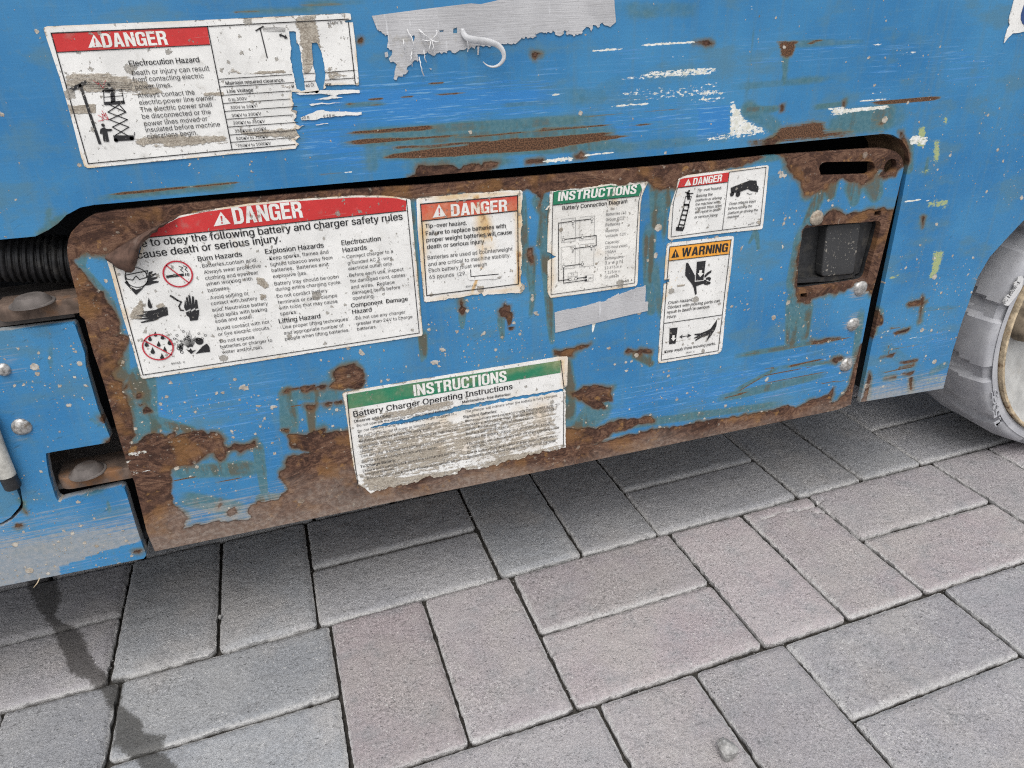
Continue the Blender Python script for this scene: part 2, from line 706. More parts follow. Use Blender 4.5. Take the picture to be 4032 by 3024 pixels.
    rc = g.mix(g.mul(g.step(g.noise(v2, 75, 4, .65), .60, .70), .7), rc, (.30, .16, .055))
    rc = g.mix(g.mul(g.step(g.add(dust, g.mul(g.sub(g.noise(g.vec(g.mul(x, .6), z), 19, 4, .6), .5), 1.6)), .2, 1.0), .74), rc, g.mix(g.step(n_f, .4, .62), (.205, .150, .120), (.285, .235, .20)))
    rc = g.mix(g.mul(g.step(e, 1.8, .1), .42), rc, (.022, .012, .009))  # dark scale rim, with the thick flakes' shadow painted into its colour
    rm = g.step(e, -.35, .35)
    c = g.mix(rm, c, rc)
    c = g.mix(g.step(g.add(yel, g.mul(g.sub(n_f, .5), .8)), 1.25, 1.45), c, (.56, .33, .06))
    n_w = g.noise(g.vec(g.mul(x, 230), g.mul(z, 430)), 1.0, 3, .75)
    wn = g.add(g.mul(n_s, .45), g.add(g.mul(n_w, 1.25), g.mul(n_s2, .20)))
    wm = g.step(g.add(wn, g.mul(white, .98)), 1.50, 1.60)
    c = g.mix(wm, c, g.mix(g.step(n_f, .4, .6), (.62, .62, .54), (.78, .79, .76)))
    # dried mud
    j = g.vec(g.add(x, g.mul(g.sub(n_f, .5), .004)), g.add(z, g.mul(g.sub(n_ff, .5), .003)))
    md = g.mul(mud, g.step(g.noise(v2, 10, 3, .6), .36, .64))
    s1 = g.specks(v2, 66, .25, g.mul(md, .26), j)
    s2 = g.specks(v2, 170, .30, g.mul(md, .40), j)
    s3 = g.specks(v2, 420, .30, g.mul(md, .38), j)
    sp = g.mx(s1, g.mx(s2, s3))
    big = g.step(g.add(mud, g.mul(g.sub(n_f, .5), 1.0)), 1.45, 1.62)
    sp = g.mx(sp, big)
    rm_ = g.mul(rm, g.sub(1.0, big))
    c = g.mix(g.mul(sp, g.add(.92, g.mul(rm_, -.62))), c, g.mix(g.step(n_f, .35, .65), (.33, .27, .20), (.56, .52, .45)))
    rough = g.mix(rm, (.42, .42, .42), (.92, .92, .92))
    hgt = g.add(g.mul(rm, g.add(-1.1, g.mul(rt, 1.6))), g.add(g.mul(sp, .7), g.add(g.mul(n_s, .10), g.mul(n_m, 0.5))))
    return g.out(c, rough, hgt, .8, .0007, 0.0, .35)


def sticker_material(name, col, kind='sheet', crackle=0.0, grime=1.0, speck=1.0):
    g = NG(name)
    x, y, z = g.coords()
    v2 = g.vec(x, z)
    wear, stain, mud, peel = g.attr('wear_a')
    n_m = g.noise(v2, 30, 4, .6)
    n_f = g.noise(v2, 240, 4, .62)
    n_ff = g.noise(v2, 1000, 2, .6)
    n_s = g.noise(g.vec(g.mul(x, 30), g.mul(z, 420)), 1.0, 4, .65)
    ink = kind == 'ink'
    band = kind == 'band'
    dim = tuple(k * .86 for k in col)
    c = g.mix(g.step(n_m, .35, .7), col, dim)
    if band:
        c = g.mix(g.mul(g.step(n_f, .58, .75), .45), c, tuple(min(1, k * 1.25 + .06) for k in col))
    if not ink:
        c = g.mix(g.mul(g.step(g.noise(v2, 85, 4, .6), .56, .74), .40 * grime), c, (.46, .44, .40) if not band else (.30, .22, .19))
        c = g.mix(g.mul(g.step(n_s, .64, .74), .35 * grime), c, (.42, .40, .37))
        sm = g.step(g.add(stain, g.mul(g.sub(n_m, .5), .9)), .25, .85)
        c = g.mix(g.mul(sm, .88 if not band else .40), c, g.mix(g.step(n_f, .35, .65), (.60, .36, .12), (.70, .54, .30)))
        c = g.mix(g.mul(g.step(g.add(stain, g.mul(g.sub(n_f, .5), 1.1)), .74, 1.05), .88), c, (.27, .12, .045))
    wsc = g.add(g.mul(n_s, .55), g.mul(n_f, .55))
    wm = g.step(g.add(wsc, wear), 1.0, 1.12)
    if ink:
        c = g.mix(g.mul(wm, .12), c, (.25, .225, .19))
        c = g.mix(g.mul(g.step(g.add(g.noise(v2, 520, 3, .65), g.mul(wear, .17)), .66, .72), .85), c, (.55, .53, .49))
    else:
        wc = g.mix(g.step(g.add(g.mul(n_ff, .5), g.mul(n_f, .5)), .4, .6), (.215, .175, .128), (.43, .385, .315))
        c = g.mix(g.mul(wm, .92), c, wc)
    if crackle > 0 and not ink:
        vo = g.n('TexVoronoi', {'Vector': g.vec(g.add(g.mul(x, .42), g.mul(n_f, .006)), g.add(z, g.mul(n_f, .004))), 'Scale': 190.0}, voronoi_dimensions='2D', feature='DISTANCE_TO_EDGE')
        c = g.mix(g.mul(g.step(vo.outputs['Distance'], .035, .0), crackle), c, (.33, .29, .24))
    j = g.vec(g.add(x, g.mul(g.sub(n_f, .5), .006)), g.add(z, g.mul(g.sub(n_ff, .5), .005)))
    s1 = g.specks(v2, 75, .30, .07 * speck, j)
    s2 = g.specks(v2, 190, .30, .16 * speck, j)
    s3 = g.specks(v2, 430, .30, .15 * speck, j)
    sp = g.mx(s1, g.mx(s2, s3))
    c = g.mix(g.mul(sp, .85), c, g.mix(g.step(n_ff, .4, .6), (.20, .185, .16), (.36, .335, .29)))
    h = g.add(g.mul(g.noise(g.vec(g.mul(x, 1.3), z), 22, 3, .5), 1.0), g.add(g.mul(sp, .3), g.mul(wm, g.mul(n_f, .7))))
    return g.out(c, .50, h, .75, .0016, 0.0, .4)


def tape_material():
    g = NG('grey_cloth_tape')
    x, y, z = g.coords()
    v2 = g.vec(x, z)
    n_m = g.noise(v2, 25, 4, .6)
    n_f = g.noise(v2, 300, 4, .6)
    n_v = g.noise(g.vec(g.mul(x, 260), g.mul(z, 26)), 1.0, 3, .6)
    n_h = g.noise(g.vec(g.mul(x, 40), g.mul(z, 900)), 1.0, 2, .6)
    c = g.mix(g.step(n_m, .3, .7), (.40, .40, .41), (.50, .50, .51))
    c = g.mix(g.mul(g.step(n_h, .5, .7), .3), c, (.33, .325, .325))
    c = g.mix(g.mul(g.step(n_v, .62, .70), .55), c, (.66, .67, .69))
    c = g.mix(g.mul(g.step(n_f, .60, .74), .5), c, (.27, .255, .24))
    wear, stain, mud, peel = g.attr('wear_a')
    c = g.mix(g.mul(g.step(g.add(wear, g.mul(g.sub(n_f, .5), 1.4)), .4, .7), .85), c, g.mix(g.step(n_f, .4, .6), (.22, .21, .19), (.40, .39, .37)))
    return g.out(c, .5, g.add(n_h, g.mul(n_m, 2.0)), .35, .0008, 0.0, .4)


def paver_material():
    g = NG('concrete_pavers')
    x, y, z = g.coords()
    v = g.vec(x, y, z)
    pink, light, wet, rnd = g.attr('paver')
    sh = g.n('VectorMath', {0: v, 1: g.vec(g.mul(rnd, 7.0), g.mul(rnd, 3.0), 0.0)}, operation='ADD').outputs[0]
    n_m = g.noise(sh, 11, 4, .55)
    n_c = g.noise(sh, 34, 4, .6)
    n_f = g.noise(sh, 330, 4, .7)
    n_ff = g.noise(sh, 900, 3, .7)
    base = g.mix(g.step(n_m, .3, .7), (.272, .283, .300), (.338, .342, .348))
    pk = g.mix(g.step(n_m, .3, .7), (.345, .298, .305), (.365, .330, .330))
    c = g.mix(g.mul(pink, g.step(n_c, .2, .6, .55, 1.0)), base, pk)
    c = g.mix(g.mul(g.step(n_c, .55, .75), .35), c, (.43, .42, .405))
    c = g.mix(g.mul(g.step(g.noise(v, 5.5, 4, .6), .5, .64), .45), c, (.37, .345, .325))
    c = g.mix(g.mul(g.step(n_c, .47, .25), .45), c, (.225, .225, .23))
    gk = g.step(g.noise(sh, 19, 4, .6), .36, .66, .55, 1.45)
    gr = g.mul(gk, g.add(g.mul(g.sub(n_f, .5), 1.0), g.mul(g.sub(n_ff, .5), 1.0)))
    val = g.add(g.add(.62, g.mul(light, .76)), g.mul(gr, 1.15))
    hv = g.n('HueSaturation', {'Value': val, 'Color': c}).outputs[0]
    # pale and dark grains in the face mix
    vo = g.n('TexVoronoi', {'Vector': v, 'Scale': 520.0})
    spc = g.n('SeparateColor', {0: vo.outputs['Color']})
    hv = g.mix(g.mul(g.math('GREATER_THAN', spc.outputs[0], .965), g.mul(gk, g.mul(g.step(vo.outputs['Distance'], .5, .3), .69))), hv, (.55, .54, .52))
    hv = g.mix(g.mul(g.math('LESS_THAN', spc.outputs[0], .05), g.mul(g.step(vo.outputs['Distance'], .55, .3), g.mul(gk, .42))), hv, (.09, .09, .09))
    # rubbed arrises, painted paler still to stand in for edge highlights
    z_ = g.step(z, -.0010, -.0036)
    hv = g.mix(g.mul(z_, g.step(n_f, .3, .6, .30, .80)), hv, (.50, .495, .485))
    # sandy joints low down
    hv = g.mix(g.step(z, -.0045, -.009), hv, (.055, .050, .044))
    # damp trail
    wm = g.step(g.add(g.mul(g.sub(wet, .5), 60.0), g.add(g.mul(g.sub(n_c, .5), 13), g.mul(g.sub(n_f, .5), 13))), -2.0, 2.2)
    hv = g.mix(g.mul(wm, .80), hv, g.mix(g.mul(pink, .6), (.052, .050, .045), (.060, .044, .042)))
    rough = g.mix(wm, (.9, .9, .9), (.62, .62, .62))
    n_p = g.noise(sh, 150, 3, .6)
    pit = g.mul(g.step(g.noise(sh, 210, 2, .5), .36, .28), .9)
    hv = g.mix(g.mul(pit, g.mul(gk, .3)), hv, (.10, .10, .10))
    rub = g.noise(g.vec(g.mul(g.add(x, g.mul(y, .3)), 12), g.mul(g.sub(y, g.mul(x, .25)), 260)), 1.0, 3, .6)
    hv = g.mix(g.mul(g.mul(g.step(rub, .66, .74), g.step(n_m, .45, .6)), .35), hv, (.50, .49, .48))
    h = g.sub(g.add(g.mul(n_f, .8), g.add(g.mul(n_p, .8), g.add(g.mul(n_ff, .45), g.mul(n_c, .6)))), g.mul(pit, .5))
    return g.out(hv, rough, h, .85, .0020, 0.0, .3)


def tyre_material():
    g = NG('grey_rubber')
    x, y, z = g.coords()
    v = g.vec(x, y, z)
    n = g.noise(v, 38, 5, .6)
    f = g.noise(v, 300, 4, .6)
    c = g.mix(g.step(n, .3, .7), (.36, .365, .39), (.46, .465, .485))
    c = g.mix(g.mul(g.step(f, .58, .72), .4), c, (.17, .17, .175))
    c = g.mix(g.mul(g.step(g.noise(v, 15, 4, .65), .52, .68), .5), c, (.36, .355, .36))
    return g.out(c, .8, g.add(n, g.mul(f, .4)), .3, .0007, 0.0, .3)


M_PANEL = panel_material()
M_SHEET = sticker_material('white_sticker_film', (.80, .795, .77))
M_SHEET_CR = sticker_material('white_sticker_film_crackled', (.80, .785, .74), crackle=.42)
M_RED = sticker_material('red_sticker_print', (.56, .035, .035), 'band')
M_GREEN = sticker_material('green_sticker_print', (.022, .20, .105), 'band')
M_ORANGE = sticker_material('orange_sticker_print', (.86, .38, .05), 'band')
M_WHITE = sticker_material('white_print', (.80, .79, .75), 'band')
M_INK = sticker_material('black_print', (.022, .022, .024), 'ink')
M_GREYINK = sticker_material('grey_print', (.16, .16, .16), 'ink')
M_REDINK = sticker_material('red_print', (.50, .03, .05), 'ink')
M_TAPE = tape_material()
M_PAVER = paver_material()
M_TYRE = tyre_material()
M_BOLT = simple('worn_zinc', (.40, .39, .375), .45, .45, .45, 420, .5, (.17, .145, .12))
M_HINGE = simple('dusty_brown_steel', (.115, .082, .064), .85, 0, .4, 90, .3, (.19, .095, .045))
M_DUSTY = simple('dust_covered_steel', (.125, .110, .102), .9, 0, .3, 70, .3, (.085, .065, .055))
M_HOSE = simple('black_hose_plastic', (.030, .030, .032), .5, 0, .35, 160, .5, (.085, .082, .078))
M_DARK = simple('shade_black_inner_steel', (.012, .013, .016), .8, 0, .3, 60)  # near-black colour stands in for shade where the gap lets light in
M_BLACK = simple('black_plastic', (.024, .025, .027), .5, 0, .3, 200, .5, (.055, .052, .047))
M_BLACKDUST = sticker_material('dusty_black_plastic', (.045, .046, .048), 'ink', speck=1.8)
M_ROD = simple('scuffed_pale_metal', (.50, .49, .45), .6, .1, .25, 90, .4, (.22, .21, .19))
M_RIM = simple('pale_wheel_paint', (.43, .43, .415), .65, 0, .18, 40, .4, (.30, .26, .20))
M_RIMEDGE = simple('stained_cream_paint', (.46, .37, .25), .75, 0, .4, 130, .4, (.17, .09, .04))
M_HUB = simple('grimy_hub_paint', (.16, .13, .095), .85, 0, .5, 60, .3)
M_SAND = simple('joint_sand', (.055, .051, .046), .95, 0, .4, 300, .2)
M_STONE = simple('grey_pebble', (.30, .295, .285), .9, 0, .35, 260, .3)
M_FLAP = simple('brown_adhesive_back', (.085, .050, .037), .8, 0, .4, 150, .3, (.15, .105, .085))
M_THREAD = simple('white_tape_thread', (.66, .66, .66), .8, 0, .1, 200)
M_RUSTY = simple('bare_rust', (.13, .075, .048), .9, 0, .5, 70, .3, (.21, .115, .05))


# ------------------------------------------------------------------ the scissor lift
lift = bpy.data.objects.new('scissor_lift', None)
lift.location = (0.25, 0.35, 0.0)
lift.empty_display_size = .2
COL.objects.link(lift)
tag(lift, 'battered blue scissor lift with rusty hinged battery tray standing on grey pavers', 'scissor lift')


def pack(P, rust, stain=None, white=None, streak=None, dust=None, yel=None, fresh=None, mud=None):
    z = np.zeros(len(P))
    f = lambda a: z if a is None else a
    return {'wear_a': np.c_[.5 + sdist(P, rust) / .06 if rust else z, f(stain), f(white), f(streak)],
            'wear_b': np.c_[f(dust), f(yel), f(fresh), f(mud)]}


def SK(sh, *rows):
    """strokes read off one survey sheet: x0,y0,x1,y1,half width 0,half width 1,strength"""
    out = []
    for r in rows:
        a, b = sh.p(r[0], r[1]), sh.p(r[2], r[3])
        k = abs(np.array(sh.p(r[0] + 10, r[1])) - np.array(a))[0] / 10
        out.append((a, b, r[4] * k, r[5] * k, r[6]))
    return out


# --- side frame: the whole plate above, and right of, the tray
arch = cat(L2(625, 1100, 680, 880, 740, 690, 830, 440, 900, 320, 1000, 210, 1104, 100))
WC = np.array([1.666 * S0, S0 - .612 * S0])
arch_r = np.array([(2 * WC[0] - p[0], p[1]) for p in arch[::-1]])
apex = [(WC[0] + dx, max(arch[-1][1], arch_r[0][1]) + .035 * (1 - (dx / (WC[0] - arch[-1][0])) ** 2)) for dx in np.linspace(arch[-1][0] - WC[0], WC[0] - arch[-1][0], 9)[1:-1]]
zb = arch[0][1]
left_z = K7(0, 340)[0][1]
XL = -.62
FR_OUT = cat(np.array([(XL, .72), (1.30, .72), (1.30, zb)]), arch_r[::-1], np.array(apex)[::-1], arch[::-1],
             L2(130, 1182),
             L1(985, 420, 1012, 270, 1026, 205, 1020, 140, 985, 80, 930, 47, 870, 40),
             K2(1900, 897, 1160, 962, 380, 1030),
             K7(1065, 0, 880, 15, 750, 40, 620, 110, 540, 190, 450, 250, 330, 310, 0, 340),
             np.array([(XL, left_z)]))

FR_RUST = [
    K2(380, 1060, 380, 1028, 432, 1012, 430, 990, 440, 965, 500, 965, 560, 960, 600, 958, 640, 962, 665, 978, 682, 990, 700, 965, 740, 955, 790, 950, 800, 965, 820, 945, 880, 938, 905, 945, 890, 962, 870, 975, 840, 985, 820, 1000, 780, 1020),
    K2(1068, 950, 1065, 932, 1100, 930, 1160, 925, 1168, 940, 1120, 948),
    K2(1350, 918, 1350, 906, 1372, 900, 1385, 885, 1400, 900, 1415, 905, 1405, 922),
    K3(350, 985, 345, 972, 400, 960, 450, 958, 505, 938, 525, 915, 540, 925, 560, 945, 545, 962, 500, 985),
    K3(1360, 905, 1385, 902, 1400, 930, 1418, 965, 1440, 1050, 1434, 1105, 1420, 1130, 1400, 1130, 1400, 1000),
    K2(1095, 300, 1120, 305, 1150, 315, 1120, 325, 1112, 345, 1100, 325),
    K3(562, 716, 580, 716, 578, 755, 560, 758), K3(985, 690, 993, 688, 990, 725, 980, 722),
    L2(500, 80, 512, 85, 508, 120, 503, 145, 498, 115), L2(410, 600, 430, 590, 490, 580, 500, 545, 508, 560, 505, 590, 520, 585, 500, 605, 490, 670, 484, 700, 486, 640, 492, 605, 420, 612),
    L2(255, 915, 290, 905, 340, 890, 320, 912), L2(370, 945, 420, 935, 475, 928, 460, 940, 400, 952), L2(375, 1015, 430, 1005, 450, 1000, 430, 1022), L2(280, 1040, 345, 1028, 340, 1036),
    L2(330, 770, 420, 748, 400, 765, 340, 780), L2(425, 1040, 440, 1035, 438, 1110, 425, 1110),
    L2(240, 660, 258, 665, 266, 690, 262, 720, 240, 722, 232, 690),
    L2(228, 640, 246, 640, 212, 800, 200, 805), L2(150, 1150, 185, 1000, 195, 1040, 165, 1190, 130, 1180),
    K2(2040, 250, 2075, 243, 2120, 250, 2080, 258), K3(0, 285, 60, 280, 100, 295, 40, 308),
    K2(95, 215, 112, 220, 108, 245, 92, 245),
]
FR_STREAK = SK(K2, (0, 775, 560, 738, 20, 15, .9), (480, 742, 1200, 686, 8, 5, .85), (0, 830, 700, 785, 18, 14, .9), (560, 800, 1100, 765, 12, 8, .8),
               (1100, 745, 1560, 705, 6, 4, .7), (1080, 760, 1620, 725, 9, 6, .8), (1400, 740, 1820, 718, 8, 3, .8), (700, 720, 1700, 655, 6, 4, .65), (1460, 668, 1990, 628, 5, 4, .6),
               (220, 914, 700, 880, 14, 40, 1.1), (400, 895, 1300, 835, 34, 40, 1.15), (700, 860, 1400, 820, 40, 30, 1.1), (1200, 830, 1660, 788, 38, 12, 1.0), (900, 830, 1560, 780, 16, 16, .95),
               (880, 820, 1590, 770, 14, 10, .85), (230, 860, 900, 820, 16, 12, .7), (0, 610, 240, 605, 14, 5, .72), (140, 575, 240, 573, 8, 6, .85), (330, 565, 420, 563, 8, 6, .75), (520, 552, 860, 540, 9, 8, .8),
               (490, 488, 590, 480, 9, 7, .8), (150, 500, 200, 498, 6, 5, .65), (2140, 695, 2212, 690, 6, 5, .8), (2080, 770, 2110, 768, 7, 6, .6), (1100, 300, 1220, 328, 10, 8, .5)) + \
    SK(K1, (1300, 75, 1500, 68, 12, 8, .62), (1720, 38, 2060, 20, 22, 18, .55), (1860, 1170, 2100, 1160, 14, 10, .6)) + \
    SK(K3, (730, 296, 860, 270, 14, 10, .75), (1170, 700, 1650, 665, 16, 16, 1.0), (120, 810, 210, 806, 6, 6, .7), (0, 905, 60, 900, 6, 5, .6), (690, 290, 560, 280, 12, 10, .7), (415, 90, 418, 220, 4, 3, .75)) + \
    SK(K4, (80, 112, 640, 62, 12, 10, .95), (130, 105, 330, 88, 14, 12, 1.0), (600, 64, 960, 30, 9, 6, .8), (0, 150, 380, 105, 10, 8, .5)) + \
    SK(K7, (305, 0, 345, 140, 10, 3, 1.0)) + \
    SK(L2, (300, 840, 300, 900, 5, 5, .8), (250, 1010, 470, 965, 8, 10, .7), (340, 985, 470, 950, 14, 16, .65), (380, 665, 720, 615, 10, 6, .55), (300, 870, 500, 835, 8, 6, .6), (300, 745, 380, 735, 10, 6, .7), (240, 700, 420, 650, 8, 6, .5))
FR_WHITE = SK(K2, (1420, 300, 1640, 282, 6, 10, .85), (1715, 267, 2070, 240, 8, 9, .95), (1190, 408, 1320, 398, 8, 5, .5), (1900, 337, 2010, 328, 8, 6, .55), (1830, 345, 1900, 340, 5, 5, .35),
              (1580, 455, 1780, 448, 8, 22, .62), (1700, 440, 2190, 405, 24, 30, .66), (1540, 545, 2212, 512, 26, 40, .52), (1600, 585, 2100, 540, 16, 20, .55), (1800, 560, 2212, 520, 40, 50, .5), (1520, 628, 1800, 600, 8, 14, .75), (1880, 500, 2212, 485, 8, 8, .5),
              (1180, 532, 1265, 525, 8, 6, .8), (1180, 565, 1265, 545, 6, 8, .8), (1160, 938, 1350, 915, 18, 14, .9), (1380, 905, 1600, 880, 16, 10, .8), (330, 985, 430, 965, 14, 8, .3), (2110, 810, 2212, 800, 20, 24, .6), (2000, 590, 2212, 570, 20, 22, .5),
              (0, 1005, 60, 995, 10, 10, .8), (1130, 395, 1200, 390, 4, 4, .4), (860, 440, 980, 425, 8, 4, .35)) + \
    SK(K3, (0, 480, 150, 472, 22, 14, .6), (0, 560, 130, 545, 16, 14, .4), (0, 630, 200, 625, 22, 12, .6), (0, 668, 215, 665, 18, 8, .62), (60, 955, 520, 895, 26, 20, .55), (100, 925, 240, 920, 14, 20, .6),
       (870, 770, 1330, 722, 26, 10, .80), (870, 740, 1000, 725, 14, 10, .7), (820, 802, 900, 790, 6, 6, .85), (1080, 690, 1320, 668, 5, 5, .75), (1150, 640, 1260, 628, 8, 8, .55),
       (1180, 300, 1250, 300, 6, 6, .75), (1400, 352, 1500, 350, 6, 6, .62), (1330, 375, 1500, 372, 5, 5, .5), (1300, 430, 1480, 405, 5, 5, .45), (340, 20, 370, 60, 14, 16, .55), (1480, 60, 1470, 160, 12, 10, .5), (1460, 950, 1540, 955, 40, 34, .75), (1390, 1366, 1580, 1358, 10, 5, 1.0), (1700, 145, 2100, 205, 4, 4, .3), (1600, 160, 2050, 155, 4, 4, .35), (1450, 320, 1480, 320, 4, 4, .5), (1500, 230, 2090, 205, 4, 4, .35),
       (1130, 520, 1700, 505, 6, 5, .4), (1000, 435, 2100, 412, 5, 4, .4), (1050, 470, 1700, 465, 5, 4, .4), (1080, 540, 1700, 548, 5, 4, .4)) + \
    SK(L2, (410, 802, 510, 796, 6, 6, .7), (560, 90, 625, 88, 4, 4, .5), (555, 205, 610, 202, 4, 4, .4), (555, 235, 605, 233, 4, 4, .4), (260, 770, 300, 760, 10, 10, .6)) + \
    SK(K1, (1050, 1165, 1180, 1150, 8, 6, .7), (1240, 1050, 1700, 1010, 4, 4, .3)) + SK(K7, (0, 0, 5, 1, 1, 1, 0))
FR_FRESH = [(K2(0, 480, 1200, 448, 1250, 560, 1270, 640, 700, 690, 0, 760), .016, .78), (K2(1150, 640, 2212, 560, 2212, 740, 1600, 840), .02, .50), (K3(0, 730, 212, 715, 205, 915, 0, 960), .004, 1.0),
            (K3(240, 290, 1180, 270, 1180, 380, 250, 420), .012, .42), (K3(1150, 300, 2100, 300, 2000, 500, 1150, 560), .02, .40), (K3(1350, 690, 1880, 640, 1700, 680, 1400, 710), .003, .55), (K2(0, 850, 330, 830, 380, 950, 0, 940), .012, .5),
            (K2(1600, 310, 2212, 300, 2212, 400, 1600, 410), .012, .35), (K1(1650, 600, 2212, 560, 2212, 1190, 1760, 1100), .012, .6), (L2(250, 750, 700, 690, 650, 900, 230, 960), .02, .35)]
FR_YEL = [(K3(1490, 860, 1552, 850, 1545, 1010, 1480, 1000), .003, 0.78), (K3(1590, 940, 1650, 940, 1645, 1110, 1590, 1110), .004, 0.78), (K3(1650, 790, 1705, 785, 1705, 860, 1655, 865), .004, 0.71), (K3(1540, 1350, 1720, 1325, 1710, 1430, 1545, 1420), .006, 0.71),
          (K3(1475, 1180, 1580, 1135, 1560, 1180), .003, 0.86), (L2(510, 0, 660, 0, 650, 50, 540, 40), .005, 0.66), (L2(560, 280, 640, 272, 625, 330, 605, 400, 560, 460, 530, 450, 550, 380), .004, 0.78), (L2(300, 440, 370, 420, 350, 440, 305, 452), .002, 1.06),
          (K3(1330, 420, 1340, 1, 1345, 420), .002, 0.46), (L2(500, 1030, 640, 1020, 620, 1070, 510, 1080), .006, 0.61), (K3(560, 800, 680, 800, 600, 860, 520, 880), .004, 0.58), (K3(2000, 830, 2200, 800, 2200, 812, 2000, 840), .003, 0.46)]
FR_STAIN = SK(K3, (590, 400, 585, 560, 34, 22, .8), (240, 590, 930, 530, 34, 30, .55), (300, 750, 560, 735, 26, 22, .9), (780, 730, 980, 705, 24, 22, .85), (900, 840, 1350, 790, 90, 110, .85), (860, 850, 1180, 860, 60, 60, .7), (340, 740, 520, 860, 70, 70, .6), (1420, 1000, 1430, 1150, 60, 40, .85), (1330, 180, 1330, 420, 30, 30, .4), (560, 300, 1130, 280, 34, 20, .5), (1560, 1060, 1540, 1190, 14, 10, .7), (380, 180, 320, 680, 10, 14, .5)) + \
    SK(K2, (0, 780, 1500, 690, 40, 50, .8), (0, 830, 1560, 760, 40, 50, .85), (200, 900, 1600, 840, 50, 50, .9), (380, 960, 1000, 940, 60, 40, .8), (0, 608, 260, 600, 22, 14, .7), (460, 990, 460, 800, 30, 30, .5), (1180, 560, 1500, 560, 90, 60, .4), (1110, 310, 1110, 350, 26, 12, .9), (1600, 60, 2100, 60, 60, 60, .45), (1400, 570, 1600, 480, 60, 60, .3), (2130, 800, 2212, 800, 40, 40, .4), (900, 610, 1300, 590, 20, 20, .5), (150, 800, 170, 960, 60, 60, .5), (1500, 870, 2212, 800, 40, 40, .45)) + \
    SK(K1, (1300, 80, 1900, 60, 30, 30, .6), (1760, 30, 2212, 10, 40, 30, .5), (0, 1010, 300, 1180, 6, 6, .3)) + \
    SK(K4, (0, 140, 900, 40, 40, 30, .85)) + SK(K7, (330, 310, 620, 110, 60, 60, .9), (420, 200, 1000, 20, 50, 40, .8), (0, 320, 330, 300, 16, 26, .4), (460, 60, 430, 250, 40, 60, .5)) + \
    SK(L2, (250, 650, 220, 780, 30, 20, .8), (260, 840, 480, 1000, 40, 60, .5), (500, 560, 500, 690, 24, 14, .7), (160, 950, 130, 1150, 30, 40, .6), (400, 640, 740, 610, 20, 12, .4), (560, 1000, 640, 960, 30, 30, .5))


FR_WBLOCK = [(K3(212, 690, 232, 680, 252, 690, 268, 720, 292, 735, 300, 775, 330, 810, 380, 840, 440, 862, 482, 890, 420, 912, 205, 930), .0028, .80), (K2(1720, 445, 1900, 425, 2190, 395, 2200, 425, 1950, 455, 1730, 462), .004, .58), (K2(1620, 560, 1800, 530, 2212, 505, 2212, 570, 1900, 590, 1640, 600), .006, .50)]
FR_WASH = [(K3(505, 925, 560, 850, 640, 840, 790, 815, 862, 830, 868, 885, 980, 880, 1050, 888, 1060, 930, 700, 965, 520, 975), .007, .98), (K3(1060, 885, 1240, 880, 1380, 895, 1380, 920, 1060, 935), .006, .72), (K3(1165, 795, 1285, 785, 1285, 870, 1230, 890, 1170, 840), .006, .66),
           (K3(530, 278, 658, 278, 662, 320, 640, 388, 600, 400, 556, 390, 552, 340), .0035, .98), (K3(1380, 930, 1450, 940, 1470, 1120, 1400, 1150), .008, .62), (K3(340, 950, 520, 930, 560, 980, 340, 990), .006, .7)]


def frame_fields(P):
    x, z = P[:, 0], P[:, 1]
    dust = np.clip(1 - (z - zb) / .05, 0, 1) * .75 * (x > .5)
    mud = .05 + .55 * np.clip((x - .42) / .2, 0, 1) * np.clip(1 - (z - .30) / .30, 0, 1) + .35 * np.clip(1 - (z - .42) / .12, 0, 1) * (x < .0) + .12 * (x < -.1)
    mud = np.maximum(mud, soft(P, [(q, .0014, 1.65) for q in (K1(-12, 262, -4, 240, 14, 236, 36, 246, 38, 272, 20, 292, 0, 290), K1(2, 350, 24, 340, 44, 350, 46, 384, 26, 398, 0, 392), K1(680, 1128, 694, 1120, 706, 1130, 694, 1148), K1(848, 1104, 862, 1096, 874, 1106, 860, 1122), K1(898, 1168, 925, 1160, 950, 1172, 930, 1190), K1(250, 96, 262, 88, 272, 96, 262, 108), K1(818, 36, 830, 30, 836, 44, 824, 48), K3(540, 0, 548, 0, 546, 4, 541, 4), K3(2042, 1006, 2052, 990, 2064, 1008, 2056, 1024), K3(2134, 1272, 2146, 1240, 2160, 1250, 2150, 1284), K3(1925, 1300, 1938, 1312, 1940, 1328, 1926, 1318), K3(1948, 995, 1960, 990, 1970, 1002, 1956, 1008), K1(0, 860, 8, 866, 4, 900, -4, 880))]))
    return pack(P, FR_RUST, strokes(P, FR_STAIN) * .85, np.maximum(strokes(P, FR_WHITE), soft(P, FR_WBLOCK)), np.maximum(strokes(P, FR_STREAK), soft(P, FR_WASH)), dust, soft(P, FR_YEL), soft(P, FR_FRESH), mud)


plate('side_frame', FR_OUT, [], .002, 0.0, .0052, M_PANEL, lift, frame_fields)

